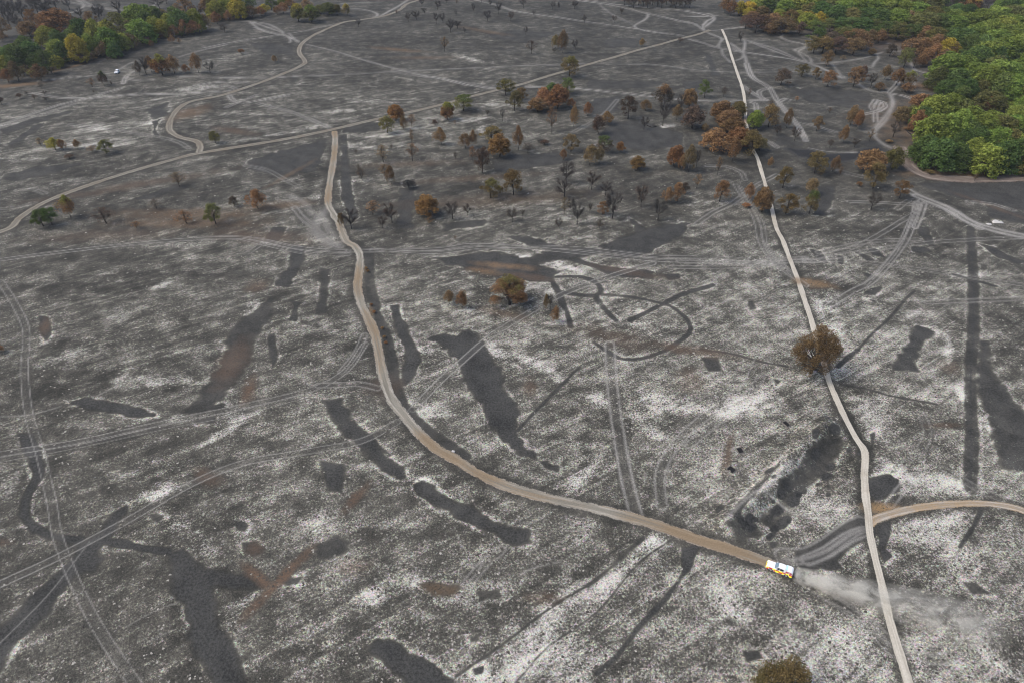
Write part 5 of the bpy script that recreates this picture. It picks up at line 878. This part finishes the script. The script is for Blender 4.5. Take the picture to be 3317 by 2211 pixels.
# checks down each side: two staggered rows
YW = lambda z: HW + .082 - .17 * max(0, z - .40)
xs_ = [2.55, 2.1, 1.4, .72, .04, -.64, -1.32, -2.0, -2.60]
for s in (1, -1):
    for r in range(2):
        z0, z1 = ((.79, 1.10), (.43, .79))[r]
        for k in range(8):
            if r == 1 and k in (1, 6): continue
            xa, xb = xs_[k], xs_[k + 1]; col = M_YEL if (k + r) % 2 == 0 else M_RED
            if r == 1 and k == 2: xa = 1.08
            if r == 1 and k == 0: xb = 2.14
            if r == 1 and k == 5: xb = -1.0
            if r == 1 and k == 7: xa = -2.06
            sheet('check_panel', [(xa, s * YW(z0 + .01), z0 + .01), (xb, s * YW(z0 + .01), z0 + .01), (xb, s * YW(z1), z1), (xa, s * YW(z1), z1)], col, pk, -.008 * s)
sheet('door_handle', [(.10, HW + .02, 1.09), (.26, HW + .02, 1.09), (.26, HW + .02, 1.12), (.10, HW + .02, 1.12)], M_BLK, pk, -.02); sheet('door_handle', [(-.60, HW + .02, 1.09), (-.44, HW + .02, 1.09), (-.44, HW + .02, 1.12), (-.60, HW + .02, 1.12)], M_BLK, pk, -.02)
for x in (AF, AR):
    for y in (.80, -.80): wheel(pk, x, y)
fz = ground_at(2492, 1846); rz_ = ground_at(2549, 1868)
d = np.array(fz) - np.array(rz_); d /= np.linalg.norm(d); nl = np.array([-d[1], d[0]])  # left side faces the photographer
c = (np.array(fz) + np.array(rz_)) / 2 - nl * .8
place_vehicle(pk, c + d * 1.6, c - d * 1.6); pk.scale = (.95, .95, .95)

# parked white car, seen from the front
cr_ = empty('parked_car', (0, 0, 0)); tag(cr_, 'white estate car parked on black heath before the tree belt', 'car')
profc = [(2.28, .30), (2.34, .55), (2.20, .82), (1.95, .92), (1.0, 1.0), (-2.1, 1.02), (-2.25, .9), (-2.28, .45), (-2.2, .30)] + [(x, z - .06) for x, z in arch(-1.4, .42, .42)[::-1]] + [(-.8, .28), (.9, .28)] + [(x, z - .06) for x, z in arch(1.42, .42, .42)[::-1]]
side_shell('body', profc, .90, M_WHITE, cr_)
loft('cabin', [(1.0, .84, .80, .98, 1.04), (.25, .84, .64, .98, 1.58), (-1.2, .84, .66, .98, 1.64), (-1.95, .84, .64, .98, 1.55), (-2.2, .84, .74, .98, 1.10)], M_WHITE, cr_, .05)
sheet('windscreen', [(.96, -.72, 1.09), (.96, .72, 1.09), (.32, .58, 1.545), (.32, -.58, 1.545)], M_GLASS, cr_, .03)
for s in (1, -1):
    sheet('side_window', [(x, s * (.853 - (z - .98) * .30), z) for x, z in ((.62, 1.10), (-.30, 1.10), (-.30, 1.48), (.22, 1.48))], M_GLASS, cr_, -.03 * s)
    sheet('side_window', [(x, s * (.853 - (z - .98) * .29), z) for x, z in ((-.38, 1.10), (-1.3, 1.10), (-1.3, 1.5), (-.38, 1.5))], M_GLASS, cr_, -.03 * s)
    loft('headlight', [(2.12, .17, .15, .62, .80), (2.30, .14, .12, .62, .74)], M_LAMP, cr_, .02).location = (0, s * .66, 0)
sheet('grille', [(2.345, -.42, .48), (2.345, .42, .48), (2.26, .40, .72), (2.26, -.40, .72)], M_BLK, cr_, .03)
for x in (1.42, -1.4):
    for y in (.78, -.78): wheel(cr_, x, y, .33, .22)
f2 = ground_at(378, 239); b2 = ground_at(386, 231); d2 = np.array(b2) - np.array(f2); d2 /= np.linalg.norm(d2)
place_vehicle(cr_, f2, np.array(f2) + d2 * 2.7)

# ------------------------------------------------------------------ small things on the heath
t = NT('pale_stone'); sm_ = t.done(t.bsdf(t.mix(t.noise(t.coord(), 4, 4), (.22, .215, .205), (.42, .41, .40)), .9, t.bump(t.noise(t.coord(), 6, 4), .5, .1)))
M_PIT = plain('pit_dark', (.012, .012, .013), .95, 0, .1, .4, 2)  # near-black colour that paints the shade inside the pits
def lump(name, px, py, rx, ry, rz, m, label, cat, seed, group=None):
    R = np.random.default_rng(seed); bm = bmesh.new(); bmesh.ops.create_icosphere(bm, subdivisions=3, radius=1)
    off = R.uniform(-9, 9, 3)
    for v in bm.verts:
        p = np.array(v.co); k = 1 + .22 * math.sin(3 * p[0] + off[0]) * math.cos(2.6 * p[1] + off[1]) + .12 * math.sin(7 * p[1] + off[2] + 4 * p[2])
        v.co = Vector((p[0] * rx * k, p[1] * ry * k, max(-.15, p[2]) * rz * k))
    o = bm_obj(name, bm, m, None, True); x, y = ground_at(px, py); o.location = (x, y, float(ground_h(np.float64(x), np.float64(y)))); tag(o, label, cat, group); return o
lump('sand_heap', *src('C', 2168, 1532), 1.9, 1.3, .4, sm_, 'low pale heap of sand on the dark heath below the sandy road', 'heap', 3)
lump('sand_heap', *src('C', 2112, 1546), 1.1, .7, .25, sm_, 'small pale sand heap beside the larger sand heap', 'heap', 4)
def slab(name, px, py, L, W_, H_, rz, m, label, cat):
    bm = bmesh.new(); bmesh.ops.create_cube(bm, size=1)
    for v in bm.verts: v.co = Vector((v.co.x * L, v.co.y * W_, (v.co.z + .5) * H_))
    bmesh.ops.bevel(bm, geom=bm.edges[:], offset=.03, segments=2, affect='EDGES')
    x, y = ground_at(px, py); o = bm_obj(name, bm, m, None); o.location = (x, y, float(ground_h(np.float64(x), np.float64(y))) - .02); o.rotation_euler = (0, 0, rz); return tag(o, label, cat)
slab('marker_stone', *src('E', 771, 1543), .75, .5, .35, -.3, sm_, 'pale square marker stone on the verge of the dirt track', 'stone')
# three open square pits: a low rim of spoil round a near-black floor coloured as the shade inside the hole
def pit(px, py, w, l, rz, label):
    x, y = ground_at(px, py); e = empty('square_pit', (x, y, float(ground_h(np.float64(x), np.float64(y)))), rz); tag(e, label, 'pit', 'square pits by the mound')
    bm = bmesh.new(); z1, z0 = .16, .07; o = .28
    O = [bm.verts.new(p) for p in ((-w - o, -l - o, -.03), (w + o, -l - o, -.03), (w + o, l + o, -.03), (-w - o, l + o, -.03))]; T = [bm.verts.new(p) for p in ((-w - .05, -l - .05, z1), (w + .05, -l - .05, z1 + .08), (w + .05, l + .05, z1 + .02), (-w - .05, l + .05, z1 + .1))]; B = [bm.verts.new(p) for p in ((-w, -l, z0), (w, -l, z0), (w, l, z0), (-w, l, z0))]
    for a, b in ((O, T), (T, B)):
        for k in range(4): bm.faces.new((a[k], a[(k + 1) % 4], b[(k + 1) % 4], b[k]))
    bmesh.ops.subdivide_edges(bm, edges=bm.edges[:], cuts=2, use_grid_fill=True, fractal=.15, seed=int(px))
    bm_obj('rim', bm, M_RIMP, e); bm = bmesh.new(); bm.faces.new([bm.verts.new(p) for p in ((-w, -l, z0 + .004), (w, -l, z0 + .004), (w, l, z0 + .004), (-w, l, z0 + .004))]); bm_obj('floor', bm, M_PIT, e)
M_RIMP = plain('spoil', (.09, .085, .078), .95, 0, .1, .5, 3)
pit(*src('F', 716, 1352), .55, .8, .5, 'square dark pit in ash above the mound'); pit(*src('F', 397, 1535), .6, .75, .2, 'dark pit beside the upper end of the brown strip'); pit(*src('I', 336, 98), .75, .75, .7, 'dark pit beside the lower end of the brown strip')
# fallen burnt log in the ash ring, and a fallen limb by the big path oak
def log(sh, pts, r, label):
    q = site(sh, pts); q = [(x, y, float(ground_h(np.float64(x), np.float64(y))) + r * .8) for x, y in q]; c0 = q[0]
    a = Acc(); P3 = np.array(q) - np.array(c0); V, F = tube(P3, np.linspace(r, r * .5, len(q)), 7); a.add(V, F)
    R = np.random.default_rng(5)
    for k in range(5):
        b = P3[0] + (P3[-1] - P3[0]) * R.uniform(.3, .95); V, F = tube([b, b + np.array([R.normal(0, .8), R.normal(0, .8), .6]), b + np.array([R.normal(0, 1.2), R.normal(0, 1.2), 1.0])], [r * .3, r * .2, r * .1], 4); a.add(V, F)
    m = a.mesh('fallen_branch'); m.materials.append(CHARB); o = link(bpy.data.objects.new('fallen_branch', m)); o.location = c0; tag(o, label, 'branch')
log('B', [(2105, 868), (2140, 880), (2175, 876)], .22, 'black fallen branch lying in the white ash ring')
log('F', [(835, 940), (880, 958), (945, 985)], .16, 'black fallen branch under the oak beside the footpath')
log('C', [(1545, 905), (1580, 935), (1600, 960)], .25, 'broken pale limb fallen at the corner of the green wood')

# ------------------------------------------------------------------ dust behind the pickup
p0 = np.array(ground_at(2564, 1862)); p1 = np.array(ground_at(3250, 2065)); ax = p1 - p0; Ld = float(np.linalg.norm(ax)); ang = math.atan2(ax[1], ax[0])
bm = bmesh.new(); nst = 14; rows = []
for i in range(nst):
    s = i / (nst - 1); hw_ = 1.5 + 4.6 * s ** .8; hh = 2.5 + 3.2 * s ** .7
    rows.append([bm.verts.new((s * Ld, hw_ * math.cos(a), .02 + hh * max(0, math.sin(a)))) for a in np.linspace(0, math.pi, 9)])
for a, b in zip(rows[:-1], rows[1:]):
    for k in range(9): bm.faces.new((a[k], a[(k + 1) % 9], b[(k + 1) % 9], b[k]))
bm.faces.new(rows[0][::-1]); bm.faces.new(rows[-1])
t = NT('dust'); P = t.coord(); sep = t.n.new('ShaderNodeSeparateXYZ'); t.l.new(P, sep.inputs[0]); sx = t.math('DIVIDE', sep.outputs[0], Ld)
wid = t.math('ADD', .8, t.math('MULTIPLY', t.math('POWER', t.math('MAXIMUM', sx, 0.0), .8), 3.0)); hgt = t.math('ADD', 1.3, t.math('MULTIPLY', sx, 2.4))
lat = t.math('POWER', t.math('DIVIDE', sep.outputs[1], wid), 2.0); ver = t.math('POWER', t.math('DIVIDE', sep.outputs[2], hgt), 2.0)
env = t.math('EXPONENT', t.math('MULTIPLY', t.math('ADD', lat, ver), -1.0))
nz = t.step(t.noise(t.scaled(P, (.6, 1, 1)), .45, 5, .66, .6), .42, .62)
fall = t.math('MULTIPLY', t.step(sx, 0.0, .03), t.math('ADD', t.math('MULTIPLY', t.math('EXPONENT', t.math('MULTIPLY', sx, -4.6)), 2.6), t.math('MULTIPLY', t.step(sx, 1.0, .6), .36)))
pv = t.n.new('ShaderNodeVolumePrincipled'); pv.inputs['Color'].default_value = ( .97, .93, .84, 1); pv.inputs['Anisotropy'].default_value = .1
t.put(pv.inputs['Density'], t.math('MULTIPLY', t.math('MULTIPLY', env, t.math('ADD', nz, .05)), fall))
dust = bm_obj('dust_plume', bm, t.done(pv.outputs[0], True), None); dust.location = (p0[0], p0[1], float(ground_h(*map(np.float64, p0)))); dust.rotation_euler = (0, 0, ang)
tag(dust, 'pale dust trailing behind the fire pickup over the footpath', 'dust', kind='stuff')
# ------------------------------------------------------------------ air
bm = bmesh.new(); bmesh.ops.create_cube(bm, size=1)
for v in bm.verts: v.co = Vector((v.co.x * 26000, v.co.y * 26000 , -6 if v.co.z < 0 else CAM_H + 14))
t = NT('air'); pv = t.n.new('ShaderNodeVolumePrincipled'); pv.inputs['Color'].default_value = (.80, .88, 1.0, 1); pv.inputs['Density'].default_value = .000055; pv.inputs['Anisotropy'].default_value = .2
hz = bm_obj('haze', bm, t.done(pv.outputs[0], True), None); tag(hz, 'thin blue haze over the far heath', 'haze', kind='stuff')
